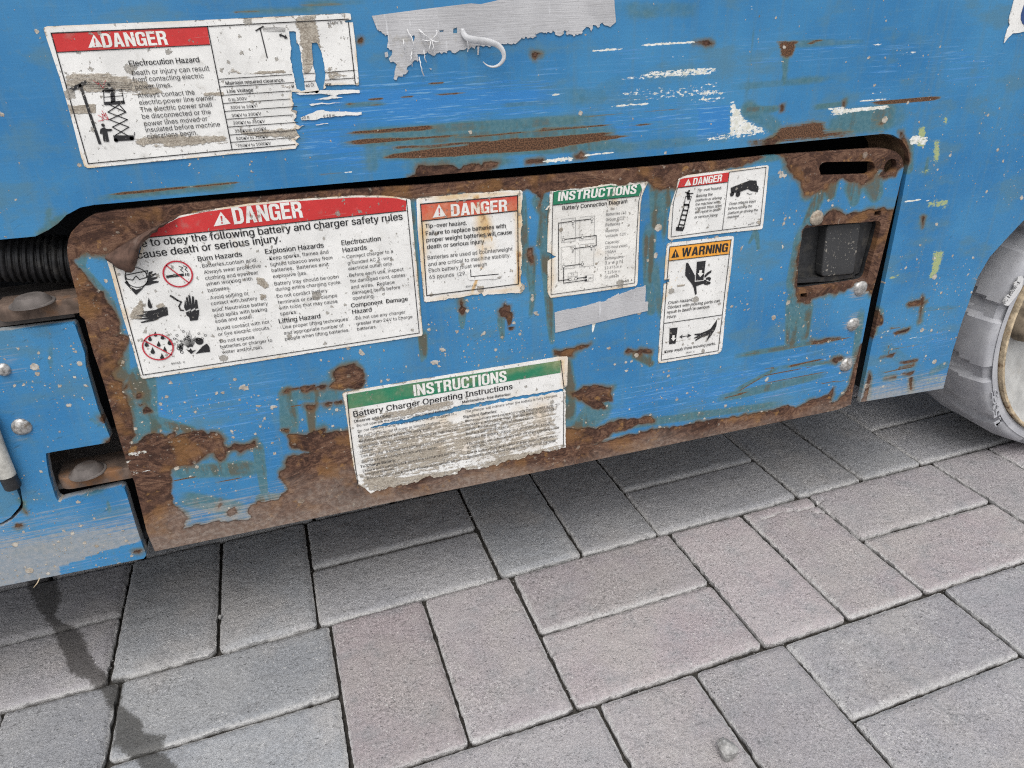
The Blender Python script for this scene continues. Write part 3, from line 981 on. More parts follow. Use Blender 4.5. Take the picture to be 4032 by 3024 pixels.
# --- battery tray door
slot = L1(490, 250, 495, 228, 512, 212, 535, 208, 785, 203, 808, 208, 821, 224, 822, 244, 812, 266, 790, 283, 518, 292, 500, 283)
pc = L1(914, 234)[0]
pr = abs(L1(950, 234)[0][0] - pc[0])
pin_hole = ellipse(pc[0], pc[1], pr, pr * .98, 24)
latch_open = L1(395, 612, 410, 600, 520, 582, 640, 573, 760, 566, 835, 558, 853, 562, 858, 585, 830, 700, 800, 800, 780, 880, 768, 900, 740, 915, 600, 938, 385, 966, 362, 962, 360, 940, 364, 860, 375, 740)
sq1 = L1(822, 502, 862, 496, 855, 526, 816, 531)
sq2 = L1(381, 990, 421, 985, 417, 1014, 378, 1018)
notch_a = K5(880, 190, 905, 183, 945, 188, 925, 198, 905, 215, 890, 212)
TR_OUT = cat(
    L1(680, 1648, 686, 1600, 745, 1290, 800, 1010, 845, 850, 935, 490, 978, 310, 993, 245, 990, 205, 975, 172, 945, 146, 905, 132, 870, 128, 820, 130, 430, 156, 200, 172),
    K2(2212, 935, 1640, 985), K4(2212, 48, 1600, 85, 960, 140, 700, 163, 350, 198),
    K7(1060, 78, 870, 112, 800, 152, 720, 212, 665, 272, 637, 340, 626, 420, 632, 500, 660, 640, 690, 760, 722, 870, 745, 1050, 790, 1085, 830, 1240, 870, 1390, 960, 1650),
    K8(690, 300, 760, 560, 830, 790, 880, 915, 960, 1240, 1012, 1362), L2(0, 1226))
TR_RUST = [
    cat(K3(440, 1040, 430, 1065, 360, 1108, 300, 1120, 250, 1132, 150, 1145), L8(1700, 35, 1400, 85, 1310, 112, 1290, 186, 1220, 190, 1160, 200, 1110, 190, 1060, 137, 1000, 128, 860, 160, 520, 195, 330, 212, 240, 215, 195, 238, 180, 270, 172, 300, 168, 338, 158, 335, 164, 285, 130, 237, 100, 208, 40, 200),
        K5(745, 78, 400, 95, 75, 128, 0, 138), K4(2000, 130, 1500, 140, 1000, 180, 540, 260, 390, 340, 62, 512),
        K7(985, 492, 950, 475, 870, 465, 830, 472, 780, 476, 720, 510, 670, 537, 700, 580, 740, 612, 800, 680, 860, 742, 920, 812, 958, 828, 960, 850, 1000, 930, 1040, 990, 1080, 1032, 1118, 1092, 1112, 1150, 1108, 1200, 1050, 1250, 1120, 1245, 1195, 1250, 1200, 1300, 1150, 1408, 1120, 1450, 1098, 1480, 1105, 1530, 1060, 1568, 1040, 1600),
        K8(800, 118, 760, 170, 730, 206, 750, 240, 792, 262, 810, 320, 835, 372, 842, 420, 868, 462, 872, 520, 868, 572, 882, 602, 868, 632, 850, 690),
        L7(20, 772, 100, 722, 108, 705, 140, 690, 180, 672, 215, 682, 255, 706, 290, 672, 312, 655, 316, 700, 345, 680, 400, 670, 435, 660, 480, 656, 510, 672, 530, 690, 545, 665, 572, 660, 600, 680, 625, 715, 640, 765, 700, 752, 770, 740, 838, 730, 838, 762, 770, 778, 740, 800, 722, 785, 690, 788, 645, 800, 636, 835, 608, 849, 585, 830, 575, 800, 540, 805, 515, 812, 475, 842, 470, 855, 425, 885, 380, 880, 330, 886, 290, 902, 270, 950, 285, 990, 290, 1060, 305, 1135, 340, 1170, 372, 1192, 386, 1232, 378, 1270, 365, 1306, 400, 1290, 440, 1266, 470, 1270, 520, 1270, 600, 1240, 610, 1255, 690, 1250, 745, 1236, 790, 1236, 816, 1216, 796, 1192, 803, 1160, 815, 1140, 870, 1116, 930, 1120, 990, 1110, 1000, 1080, 1046, 1040, 1030, 1000, 1000, 960, 1003, 925, 1040, 890, 1050, 835, 1100, 812, 1170, 808, 1222, 798, 1150, 776, 1075, 766, 1056, 722, 1060, 690, 1120, 682, 1180, 690, 1220, 660, 1290, 645, 1300, 672, 1445, 655),
        DD(1000, 925, 1225, 925, 1290, 926, 1325, 912, 1350, 904, 1385, 905, 1405, 899, 1414, 912, 1380, 915, 1350, 930, 1325, 932, 1300, 955, 1270, 962, 1240, 966, 1300, 958, 1340, 944, 1420, 926, 1445, 925, 1500, 914, 1560, 904, 1640, 893, 1700, 878, 1720, 880, 1745, 868, 1790, 852, 1800, 838),
        L1(560, 1640, 600, 1632, 640, 1590, 668, 1550, 690, 1470, 700, 1420, 722, 1340, 735, 1298, 748, 1280, 800, 1290, 740, 1720),
        DD(1500, 990, 335, 1260), K7(700, 1500, 540, 300, 600, 0), K4(960, 60), K3(0, 1000)),
    K3(565, 1055, 580, 1075, 605, 1110, 598, 1140, 622, 1160, 640, 1185, 690, 1232, 706, 1280, 735, 1342, 760, 1325, 800, 1300, 835, 1290, 870, 1302, 885, 1265, 892, 1245, 932, 1235, 950, 1222, 978, 1208, 1010, 1228, 1040, 1232, 1060, 1242, 1110, 1256, 1150, 1232, 1175, 1225, 1192, 1190, 1212, 1170, 1232, 1112, 1245, 1098, 1235, 1140, 1262, 1160, 1228, 1180, 1226, 1195, 1262, 1215, 1300, 1200, 1332, 1190, 1352, 1160, 1390, 1130, 1420, 1100, 1400, 1040, 1330, 990, 1200, 980, 570, 1020),
    L1(395, 612, 410, 590, 450, 585, 500, 577, 512, 545, 522, 528, 545, 512, 582, 495, 610, 500, 640, 516, 690, 516, 722, 512, 770, 498, 815, 490, 830, 495, 868, 484, 900, 492, 940, 488, 1000, 480, 860, 980, 800, 1000, 790, 968, 770, 972, 760, 935, 740, 918, 715, 925, 702, 930, 690, 950, 660, 955, 640, 975, 612, 968, 590, 990, 560, 988, 545, 984, 520, 1005, 500, 1002, 470, 1012, 440, 1020, 437, 1045, 410, 1046, 365, 1036, 358, 1000, 362, 965, 340, 945, 348, 900, 360, 860, 358, 780, 378, 700, 390, 640),
    K5(778, 470, 790, 458, 805, 458, 815, 490, 822, 525, 815, 552, 800, 558, 785, 535, 780, 500),
    K5(348, 790, 355, 812, 372, 830, 382, 850, 376, 878, 350, 884, 342, 860, 348, 820), K5(600, 858, 620, 830, 630, 808, 640, 825, 662, 830, 665, 860, 678, 880, 682, 930, 672, 952, 655, 945, 640, 905, 615, 890),
    K5(662, 965, 695, 964, 688, 978, 672, 982), K5(960, 1118, 1000, 1112, 1080, 1100, 1130, 1085, 1190, 1080, 1140, 1095, 1128, 1102, 1078, 1112, 1065, 1150, 1020, 1155, 985, 1145, 965, 1140),
    K5(1412, 1132, 1430, 1108, 1450, 1105, 1470, 1118, 1500, 1112, 1515, 1100, 1535, 1108, 1560, 1098, 1585, 1112, 1580, 1138, 1560, 1130, 1520, 1128, 1505, 1138, 1480, 1122, 1440, 1130),
    DD(1232, 850, 1250, 845, 1262, 834, 1290, 833, 1322, 838, 1318, 856, 1322, 866, 1300, 870, 1310, 882, 1280, 882, 1260, 866, 1236, 858),
    L7(1348, 300, 1352, 270, 1380, 240, 1400, 236, 1440, 226, 1485, 224, 1500, 235, 1522, 245, 1535, 262, 1550, 290, 1556, 330, 1535, 368, 1500, 380, 1488, 388, 1450, 378, 1420, 382, 1370, 385, 1335, 375, 1318, 358, 1350, 345, 1360, 330),
    L7(1018, 408, 1030, 395, 1052, 378, 1100, 376, 1135, 370, 1222, 362, 1225, 385, 1200, 400, 1180, 410, 1150, 405, 1130, 388, 1090, 386, 1060, 392, 1050, 412), L7(1240, 372, 1270, 362, 1300, 362, 1292, 386, 1262, 390),
    L7(1165, 492, 1200, 490, 1242, 483, 1225, 512, 1200, 524, 1178, 520), L7(1278, 480, 1338, 470, 1325, 490, 1300, 500), L7(1358, 470, 1402, 462, 1395, 480, 1375, 485),
    L7(1012, 652, 1030, 645, 1055, 650, 1052, 672, 1035, 668), L7(648, 1192, 665, 1175, 700, 1160, 720, 1172, 722, 1190, 700, 1205, 680, 1216, 655, 1210), L7(600, 1130, 610, 1110, 615, 1130, 602, 1175),
    K8(935, 438, 960, 415, 990, 425, 985, 460, 950, 465), K8(815, 275, 840, 272, 845, 295, 820, 298), K8(890, 340, 910, 338, 912, 358, 892, 360), K8(905, 400, 940, 402, 930, 415),
    L1(565, 1385, 600, 1365, 632, 1368, 620, 1390, 590, 1400), L1(440, 1280, 500, 1268, 560, 1255, 622, 1252, 560, 1265, 480, 1282),
]
TR_STAIN = SK(K5, (900, 210, 880, 420, 36, 40, .9), (890, 420, 940, 1060, 34, 20, .85), (800, 560, 810, 720, 34, 18, .9), (360, 890, 360, 960, 24, 14, .9), (610, 900, 620, 1040, 26, 12, .95), (1570, 330, 1560, 720, 44, 30, .75), (1570, 720, 1580, 860, 30, 30, .5), (820, 720, 800, 900, 24, 14, .5), (750, 90, 770, 620, 22, 30, .7), (30, 130, 100, 1180, 24, 14, .8), (110, 1000, 120, 1160, 26, 16, .8), (1480, 1140, 1580, 1200, 30, 20, .8), (1575, 1140, 1570, 1210, 16, 10, .9), (1020, 1150, 1060, 1400, 40, 40, .7), (870, 150, 900, 240, 60, 40, .7), (1600, 560, 1640, 900, 30, 20, .5), (1680, 60, 1660, 400, 20, 16, .6)) + \
    SK(L8, (1130, 190, 1130, 480, 56, 50, 1.0), (1200, 190, 1230, 330, 40, 20, .8), (1950, 540, 1900, 640, 24, 14, .5)) + \
    SK(L7, (90, 320, 150, 640, 90, 60, 1.0), (30, 420, 60, 740, 60, 60, .9), (180, 600, 420, 660, 50, 40, .8), (855, 750, 900, 1080, 36, 24, 1.0), (620, 850, 630, 900, 30, 16, .8), (1050, 420, 1060, 640, 60, 60, .8), (1200, 520, 1210, 660, 34, 24, .85), (1060, 420, 1420, 420, 50, 60, .5), (280, 930, 860, 900, 60, 70, .65), (330, 1090, 780, 1180, 70, 70, .5), (1000, 1090, 880, 1100, 30, 40, .8), (1240, 400, 1240, 480, 20, 12, .7)) + \
    SK(K7, (700, 545, 1000, 900, 50, 60, .8), (1000, 900, 1130, 1250, 60, 40, .95), (1140, 1300, 1120, 1600, 60, 90, .95), (770, 480, 760, 620, 50, 30, .8)) + \
    SK(L1, (395, 620, 330, 960, 40, 40, .9), (350, 1030, 330, 1260, 50, 36, 1.0), (420, 1040, 400, 1270, 36, 26, .9), (500, 390, 420, 570, 36, 26, .9), (560, 330, 560, 400, 50, 30, .8), (700, 350, 700, 440, 60, 30, .6), (810, 330, 830, 400, 60, 40, .6), (120, 640, 130, 720, 16, 10, .6), (740, 1100, 700, 1400, 24, 20, .6), (0, 1360, 640, 1250, 16, 12, .6), (0, 1560, 250, 1430, 14, 10, .7), (250, 1430, 700, 1380, 12, 12, .5), (0, 200, 290, 170, 40, 20, .4)) + \
    SK(DD, (1290, 885, 1250, 925, 30, 20, .7), (1230, 820, 1230, 910, 14, 14, .8), (1560, 860, 1780, 810, 10, 8, .6), (1240, 935, 1700, 870, 12, 8, .5))
TR_WHITE = SK(K8, (825, 730, 975, 708, 22, 16, .66), (820, 790, 900, 740, 34, 20, .50), (830, 850, 1040, 830, 22, 14, .56), (780, 880, 900, 850, 22, 20, .56), (830, 815, 930, 800, 26, 18, .46)) + SK(K5, (1208, 938, 1202, 990, 13, 9, 1.6), (480, 1230, 640, 1222, 14, 10, .3)) + \
    SK(L1, (230, 1130, 280, 1340, 8, 8, .5), (0, 1350, 90, 1250, 12, 10, .4), (100, 1240, 230, 1210, 8, 6, .45), (600, 1395, 700, 1420, 50, 50, .25)) + SK(L7, (1010, 990, 700, 1020, 6, 6, .4), (700, 1060, 1000, 1000, 5, 5, .4), (280, 970, 640, 930, 5, 5, .4))
TR_STREAK = SK(L7, (290, 985, 460, 955, 6, 4, .9), (560, 995, 760, 962, 8, 4, .9), (1060, 500, 1160, 488, 5, 5, .9), (640, 775, 840, 735, 12, 10, .9)) + SK(L1, (430, 1290, 690, 1245, 9, 4, .95), (0, 1365, 430, 1292, 5, 6, .7), (150, 1480, 400, 1430, 7, 5, .9), (400, 1432, 560, 1395, 5, 4, .7), (0, 1578, 160, 1480, 6, 6, .8), (480, 1525, 660, 1505, 6, 6, .75), (160, 1440, 230, 1430, 8, 8, .7)) + \
    SK(DD, (1700, 792, 1780, 775, 4, 3, .9), (1640, 830, 1800, 800, 3, 3, .7), (1560, 862, 1620, 845, 3, 3, .8), (1480, 770, 1560, 755, 3, 3, .5))
TR_FRESH = [(L7(330, 330, 1000, 260, 1020, 900, 880, 900, 850, 720, 330, 640), .03, .45), (DD(1440, 790, 1850, 740, 1840, 840, 1250, 930, 1240, 890), .02, .45), (K5(620, 760, 700, 760, 640, 840), .006, .5), (K8(1020, 395, 1060, 400, 1095, 460, 1080, 475, 1040, 450), .003, .8)]
trz = TR_OUT[:, 1].min()


def tray_fields(P):
    x, z = P[:, 0], P[:, 1]
    hb = z - trz
    dust = np.clip(1 - hb / .075, 0, 1) * (.64 - .35 * np.clip(x / .3, 0, 1)) + .35 * np.clip(1 - hb / .018, 0, 1)
    dust = dust + soft(P, [(L7(420, 1060, 800, 1070, 1020, 980, 1500, 900, 1500, 1150, 800, 1260, 400, 1290, 300, 1190), .02, .25)])
    big = [(L7(716, 382, 730, 360, 755, 346, 780, 350, 802, 362, 806, 395, 770, 402, 730, 400), .0014, 1.7)] + [(ellipse(*sh.p(x_, y_), r_ * 1.15, r_ * .8, 9, x_), .0012, 1.7) for sh, x_, y_, r_ in ((L7, 626, 408, .0032), (L7, 585, 412, .003), (L7, 958, 501, .0038), (L7, 900, 577, .0028), (L7, 543, 450, .002), (K5, 232, 1110, .0042), (K5, 182, 1192, .0045), (K5, 838, 876, .004), (K5, 815, 782, .004), (K5, 1610, 500, .004), (K5, 80, 1150, .003), (K5, 500, 1005, .0035), (K5, 210, 1215, .003), (L8, 2170, 60, .003), (L8, 2190, 92, .0034), (K5, 1420, 1245, .003), (K5, 1575, 740, .002), (L1, 265, 290, .0036), (L1, 255, 268, .003), (L1, 290, 545, .0032), (L1, 180, 1500, .004), (L1, 420, 1375, .003), (L1, 275, 710, .003), (L1, 50, 1088, .0028))] + [(K5(718, 750, 712, 720, 730, 690, 745, 668, 782, 685, 775, 715, 760, 740), .0014, 1.7)]
    mud0 = soft(P, big)
    mud = .62 - .22 * np.clip((x - .1) / .2, 0, 1) + .1 * np.clip((.34 - z) / .1, 0, 1)
    mud = np.maximum(mud, mud0)
    rust = [jag(p, .0012, .003, k) for k, p in enumerate(TR_RUST)]
    halo = [(ellipse(*L1.p(x_, y_), .0125, .0125, 14), .006, .55) for x_, y_ in ((735, 958), (691, 1172), (651, 1413))]
    dust = np.maximum(dust, soft(P, halo))
    return pack(P, rust, np.minimum(1, 1.3 * strokes(P, [(a_, b_, w0 * 1.35, w1 * 1.35, v_) for a_, b_, w0, w1, v_ in TR_STAIN])), strokes(P, TR_WHITE), strokes(P, TR_STREAK), dust, soft(P, [(K3(1300, 1040, 1325, 1040, 1350, 1058, 1372, 1085, 1388, 1115, 1372, 1118, 1340, 1085), .0012, 1.6)]), soft(P, TR_FRESH), mud)


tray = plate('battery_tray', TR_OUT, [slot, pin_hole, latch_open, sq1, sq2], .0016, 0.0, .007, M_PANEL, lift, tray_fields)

# floor and inner side of the tray, seen at the crack along its right edge
m = MB()
x0, x1 = TR_OUT[:, 0].min() + .03, TR_OUT[:, 0].max() - .03
m.box((x0, .0072, trz + .002), (x1, .33, trz + .008))
m.build('tray_floor', M_RUSTY, tray)

# patch of old yellow paint at the tray's corner
# --- chassis block left of the tray
blk_t = [K7.p(0, 1205), K7.p(690, 1122)]
BL_OUT = cat(np.array([(XL, blk_t[0][1])]), K7(0, 1203, 680, 1124, 700, 1140, 790, 1400),
             K8(560, 150, 600, 290, 640, 430, 680, 520, 720, 622, 716, 645, 705, 652, 345, 712, 300, 722, 303, 770, 320, 870, 360, 1000, 375, 1028, 395, 1036, 600, 985, 790, 942, 812, 952, 830, 1000, 880, 1170, 930, 1320, 955, 1385, 940, 1408, 0, 1592))
bz = BL_OUT[:, 1].min()
BL_OUT = cat(BL_OUT, np.array([(XL, bz)]))
gap = K8(-260, 560, -60, 560, 20, 640, 60, 760, 110, 880, 132, 940, 150, 1045, 148, 1080, 130, 1112, 70, 1170, 0, 1207, -260, 1262)
BL_RUST = [K8(88, 1198, 110, 1185, 150, 1178, 160, 1188, 120, 1208), K8(645, 490, 672, 480, 690, 520, 672, 522), K8(870, 1362, 930, 1350, 930, 1375, 880, 1372), K8(150, 1120, 165, 1085, 172, 1105, 165, 1130), K8(690, 640, 720, 625, 730, 660, 690, 660)]


def block_fields(P):
    x, z = P[:, 0], P[:, 1]
    n = fbm(P * np.array([.22, 1]), 70, 5)
    dust = np.clip(1.1 - (z - bz) / .075, 0, 1) * (.55 + .55 * n) * (1 - .8 * (soft(P, [(K8(560, 1420, 700, 1370, 940, 1300, 960, 1410, 700, 1460, 400, 1500, 400, 1475), .006, 1.0)]) > .3))
    dust = dust + soft(P, [(K8(20, 430, 200, 430, 230, 600, 200, 720, 100, 740, 20, 600), .012, .42), (K8(0, 60, 110, 60, 150, 250, 0, 320), .012, .45), (K8(200, 960, 340, 1000, 620, 1000, 820, 960, 870, 1040, 500, 1040, 300, 1030), .012, .3)])
    stain = strokes(P, SK(K8, (150, 1040, 160, 1130, 40, 30, .9), (600, 500, 700, 560, 30, 40, .5), (60, 250, 300, 260, 40, 30, .4), (330, 0, 330, 240, 30, 20, .4), (300, 1020, 800, 960, 20, 20, .4), (700, 1030, 720, 1120, 20, 14, .6)))
    return pack(P, BL_RUST, stain, strokes(P, SK(K8, (0, 310, 100, 300, 20, 16, .45), (500, 560, 580, 540, 4, 4, .4), (0, 280, 160, 240, 6, 4, .4), (400, 690, 380, 700, 6, 6, .6))), None, dust, None, soft(P, [(K8(560, 1420, 940, 1310, 950, 1400, 400, 1490), .012, .5)]), np.full(len(P), .80))


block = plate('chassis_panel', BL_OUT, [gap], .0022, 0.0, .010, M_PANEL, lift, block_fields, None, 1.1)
cover = K8(-260, 660, -30, 650, 30, 760, 96, 955, 128, 1040, 126, 1072, 110, 1097, 60, 1155, 0, 1190, -260, 1245)
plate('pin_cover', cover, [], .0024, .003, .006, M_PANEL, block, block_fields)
m = MB()
a, b = K8.p(58, 838), K8.p(-75, 480)
m.tube([(b[0] - .02, -.006, b[1] + .05), (b[0], -.006, b[1]), (a[0], -.006, a[1])], .0066, 20)
autosmooth(m.build('latch_rod', M_ROD, lift))
m = MB()
a2 = K8.p(92, 925)
m.tube([(a[0], -.005, a[1] + .001), (a2[0], -.003, a2[1])], .0060, 18)
autosmooth(m.build('rod_end', M_BLACK, lift))

# --- hinge arms with their bolts
def hinge(sheet, top, bot, back, bolt, br, left_round):
    zt = np.mean([on_panel(*sheet.uv(*p), -.003)[1] for p in top])
    zb_ = np.mean([on_panel(*sheet.uv(*p), -.003)[1] for p in bot])
    yb = on_z(*sheet.uv(*back), zt)[1]
    xl = on_panel(*sheet.uv(*left_round), -.003)[0]
    xr = on_panel(*sheet.uv(*top[-1]), -.003)[0] + .012
    dep = max(.03, yb)
    m = MB()
    arc = [(xl + .012 - .012 * math.cos(t), .014 - .0121 * math.sin(t)) for t in np.linspace(0, math.pi / 2, 7)]
    poly = [(xl, dep)] + arc + [(xr - .012, .0019), (xr, .0019), (xr, dep)]
    m.prism_z(poly, zb_, zt, .0018)
    arm = m.build('hinge_arm', M_HINGE, lift)
    autosmooth(arm)
    bx, by = on_z(*sheet.uv(*bolt), zt)
    r = br
    m = MB()
    m.lathe([(r * 1.12, 0), (r * 1.1, .0008), (r * .96, .0011), (r * .93, .0020), (r * .72, .0054), (r * .64, .0060), (0.0001, .0063)], (bx, by, zt), 'z', 28)
    autosmooth(m.build('hinge_bolt', M_DUSTY, arm), 25)
    return zt, zb_, yb


H1 = hinge(K7, [(120, 985), (300, 962), (600, 925), (720, 890)], [(150, 1112), (300, 1095), (600, 1066), (735, 1050)], (300, 862), (305, 935), .0135, (-120, 1010))
H2 = hinge(K8, [(480, 885), (600, 878), (775, 866)], [(480, 968), (600, 950), (820, 915)], (560, 742), (575, 842), .0128, (330, 900))
m = MB()                                  # lower leaf of the hinge, part of the chassis
q = K8(318, 860)[0]
m.box((q[0] - .05, .012, H2[1] - .004), (q[0] + .16, .10, H2[1] + .001))
m.box((XL, .012, H1[1] - .006), (K7(660, 1100)[0][0], .10, H1[1] - .001))
m.build('hinge_bracket', M_DUSTY, lift)

# --- corrugated hose behind the upper arm
c0, c1 = K7.p(350, 312, .045), K7.p(350, 770, .045)
R = (c0[1] - c1[1]) / 2
pl = [K7.p(x, yy, .045) for x, yy in ((-700, 470), (-300, 500), (0, 520), (200, 532), (350, 541), (660, 548), (1000, 540))]
P_, rad = [], []
pp = densify(np.array(pl), .0009, False)
per = abs(K7.p(418, 541, .045)[0] - K7.p(350, 541, .045)[0])
L = np.r_[0, np.cumsum(np.hypot(*(pp[1:] - pp[:-1]).T))]
for p, l in zip(pp, L):
    t = (l / per) % 1
    k = 1 if t < .62 else .0
    e = min(t, abs(t - .62), 1 - t) / .10
    s = (1 - .035 * (1 - min(1, e))) if k else (.88 + .0 * e)
    P_.append((p[0], .045 + .012 * math.sin((p[0] + .3) * 6), p[1]))
    rad.append(R * s)
m = MB()
m.tube(P_, rad, 40)
autosmooth(m.build('corrugated_hose', M_HOSE, lift), 40)

# --- carriage bolts on the tray and block
def dome(sh, x, y, rpx, parent, mat=None, y0=0.0):
    p = sh.p(x, y)
    r = abs(sh.p(x + rpx, y)[0] - p[0])
    m = MB()
    m.lathe([(r * 1.02, -.001), (r, .0005), (r * .95, .0013), (r * .74, .0026), (r * .42, .0035), (0.0001, .0038)], (p[0], y0, p[1]), 'y', 26,
            lambda a, j: .03 * math.sin(3 * a + x))
    o = m.build('carriage_bolt', mat or M_BOLT, parent, True)
    return o


dome(L1, 475, 541, 38, tray, simple('tan_stained_zinc', (.36, .31, .25), .6, .2, .3, 300, .4, (.20, .15, .11)))['label'] = 'bolt head tinted rusty tan'
dome(L1, 735, 958, 37, tray)
dome(L1, 691, 1172, 34, tray)
dome(L1, 651, 1413, 35, tray)
dome(K7, 30, 1552, 76, block)
dome(K8, 141, 548, 71, block)

# --- latch housing set into the tray
m = MB()
lo, hi = latch_open.min(0), latch_open.max(0)
pts = latch_open
n = len(pts)
V = [(p[0], .0068, p[1]) for p in pts] + [(p[0], .018, p[1]) for p in pts]
F = [(i, (i + 1) % n, (i + 1) % n + n, i + n) for i in range(n)]
m.add(V, F)
m.prism(pts * 1.0, .018, .019)
house = m.build('latch_housing', M_BLACK, tray)
flap = L1(566, 606, 578, 592, 758, 575, 766, 584, 762, 620, 743, 760, 726, 873, 714, 887, 548, 903, 534, 894, 532, 880, 543, 770)
m = MB()
cx = flap.mean(0)
m.prism(flap, .006, .0185)
fl = m.build('latch_paddle', M_BLACKDUST, tray)
bv = fl.modifiers.new('edge', 'BEVEL')
bv.width = .0025
bv.segments = 3
bv.limit_method = 'ANGLE'
bv.angle_limit = math.radians(50)
m = MB()
q = L1(772, 572, 842, 562, 850, 590, 770, 880, 735, 900, 742, 850)
m.prism(q, .010, .0185)
q = L1(370, 945, 375, 925, 535, 908, 735, 890, 742, 908, 600, 932)
m.prism(q, .009, .0185)
m.build('latch_frame', M_BLACK, tray)

# --- the corner return of the frame and the dark inside
m = MB()
arc = L1(985, 420, 1000, 350, 1012, 300, 1026, 205, 1020, 140, 985, 80, 930, 47, 870, 40, 780, 48)
arc = densify(arc, .004, False)
n = len(arc)
cc = L1(880, 200)[0]
ao = arc + (arc - cc) / np.hypot(*(arc - cc).T)[:, None] * .0012
V = [(p[0], .0054, p[1]) for p in ao] + [(p[0], .055, p[1]) for p in ao] + [(p[0] + (p[0] - cc[0]) * .06, .055, p[1] + (p[1] - cc[1]) * .06) for p in ao] + [(p[0] + (p[0] - cc[0]) * .06, .0092, p[1] + (p[1] - cc[1]) * .06) for p in ao]
F = [(k * n + i, k * n + i + 1, ((k + 1) % 4) * n + i + 1, ((k + 1) % 4) * n + i) for k in range(4) for i in range(n - 1)]
m.add(V, F)
autosmooth(m.build('opening_flange', simple('rust_stained_flange', (.25, .16, .095), .9, 0, .45, 60, .3, (.12, .07, .045)), lift))

top_gap = FR_OUT[:, 1].max()
m = MB()
ztop = L1(870, 40)[0][1] + .03
fx = L2(130, 1182)[0][0]
m.box((XL, .30, .17), (fx + .02, .31, ztop))             # inner wall
m.box((XL, .0105, ztop), (fx + .03, .31, ztop + .01))      # shelf above the opening
m.box((fx + .012, .0095, .17), (fx + .022, .31, ztop))      # inner side right of the tray
m.box((XL, .0125, .165), (K7(640, 1100)[0][0], .31, .172))
m.build('inner_bay', M_DARK, lift)
m = MB()
q = L1(905, 690, 930, 690, 885, 850, 850, 850)
m.prism(q, .012, .02)
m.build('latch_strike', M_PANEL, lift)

# underbody, the rest of the machine's body and an added light-blocking skirt
m = MB()
m.box((XL, .32, .175), (.66, .78, .70))
m.box((XL, .0125, ztop + .012), (.70, .32, .70))
m.box((.66, .19, .24), (1.26, .78, .70))
m.box((XL, .74, .085), (.70, .78, .174))  # unseen far-side skirt, added to stop light leaking under the machine
m.build('chassis_body_and_light_block', simple('dark_blue_chassis_paint', (.03, .10, .22), .6), lift)
m = MB()
m.box((XL, -.0005, .7202), (1.30, .80, .735))
m.build('deck_plate', M_PANEL, lift)


# ------------------------------------------------------------------ wheel
YT = .016


def fit_circle(q):
    A = np.c_[2 * q, np.ones(len(q))]
    s = np.linalg.lstsq(A, (q ** 2).sum(1), rcond=None)[0]
    return s[:2], math.sqrt(s[2] + s[0] ** 2 + s[1] ** 2)


rim_pts = np.array([on_panel(u, v, YT) for u, v in ((4032, 1145), (3940, 1430), (3963.5, 1596), (4032, 1682))])
wc, rim_r = fit_circle(rim_pts)
sh_pts = np.array([on_panel(*L2.uv(*p), YT + .006) for p in ((862, 980), (893, 1255), (960, 1395), (1104, 1484))])
sh_r = float(np.hypot(*(sh_pts - wc).T).mean())
TR = wc[1] - .0005                      # the tread stands on the ground
sh_r = min(sh_r, TR - .006)
NA = 360
prof = [(rim_r - .004, .010), (rim_r + .001, .003), (rim_r + .006, .001), (rim_r + .012, 0.0), (sh_r - .016, 0.0005), (sh_r - .011, .0008), (sh_r - .006, .0018), (sh_r - .002, .004), (sh_r, .0065),
        (sh_r + .25 * (TR - sh_r), .013), (sh_r + .6 * (TR - sh_r), .022), (TR, .036), (TR, .05), (TR, .065), (TR, .08), (TR, .095), (TR, .11), (TR - .002, .122), (sh_r, .138), (sh_r - .01, .144), (rim_r, .144)]
ang0 = math.atan2(L2(850, 640)[0][1] - wc[1], L2(850, 640)[0][0] - wc[0])
V, F = [], []
mp = len(prof)
NL = 15
for i in range(NA):
    a = 2 * math.pi * i / NA
    for j, (r, yy) in enumerate(prof):
        ph = ((a - ang0) / (2 * math.pi) * NL + max(0, yy - .03) * 7.0) % 1.0
        dr, dy = 0.0, 0.0
        ins = ph < .24
        if ins and j in (5, 6, 7, 8):
            dy, dr = .0034, -.0042
        if ins and 9 <= j <= 17:
            dr = -.0055
        V.append((wc[0] + (r + dr) * math.cos(a), YT + yy + dy, wc[1] + (r + dr) * math.sin(a)))
for i in range(NA):
    k = (i + 1) % NA
    for j in range(mp - 1):
        F.append((i * mp + j, i * mp + j + 1, k * mp + j + 1, k * mp + j))
wheel = link_mesh('wheel', V, F, M_TYRE, lift)
autosmooth(wheel, 28)
wheel['label'] = 'grey solid rubber wheel with chunky worn tread'
m = MB()
rr = rim_r
m.lathe([(rr - .0015, -.008), (rr + .0005, .0005), (rr - .0005, .0035), (rr - .002, .004), (rr - .0042, .0032), (rr - .005, .000), (rr - .0055, -.004)], (wc[0], YT + .001, wc[1]), 'y', 120)
autosmooth(m.build('rim_edge', M_RIMEDGE, wheel), 50)
m = MB()
m.lathe([(rr - .0053, -.003), (rr - .010, -.008), (rr - .030, -.015), (rr - .05, -.020), (rr - .075, -.022), (.062, -.020), (.058, -.010), (.050, -.008)], (wc[0], YT, wc[1]), 'y', 120)
for k in range(5):
    a = math.radians(172 + 72 * k)
    c = (wc[0] + .105 * math.cos(a), YT + .0185, wc[1] + .105 * math.sin(a))
    m.tube([(c[0] + .028 * math.cos(a + t), c[1], c[2] + .028 * math.sin(a + t)) for t in np.linspace(0, 2 * math.pi, 25)], .0018, 6)
autosmooth(m.build('rim', M_RIM, wheel), 40)
m = MB()
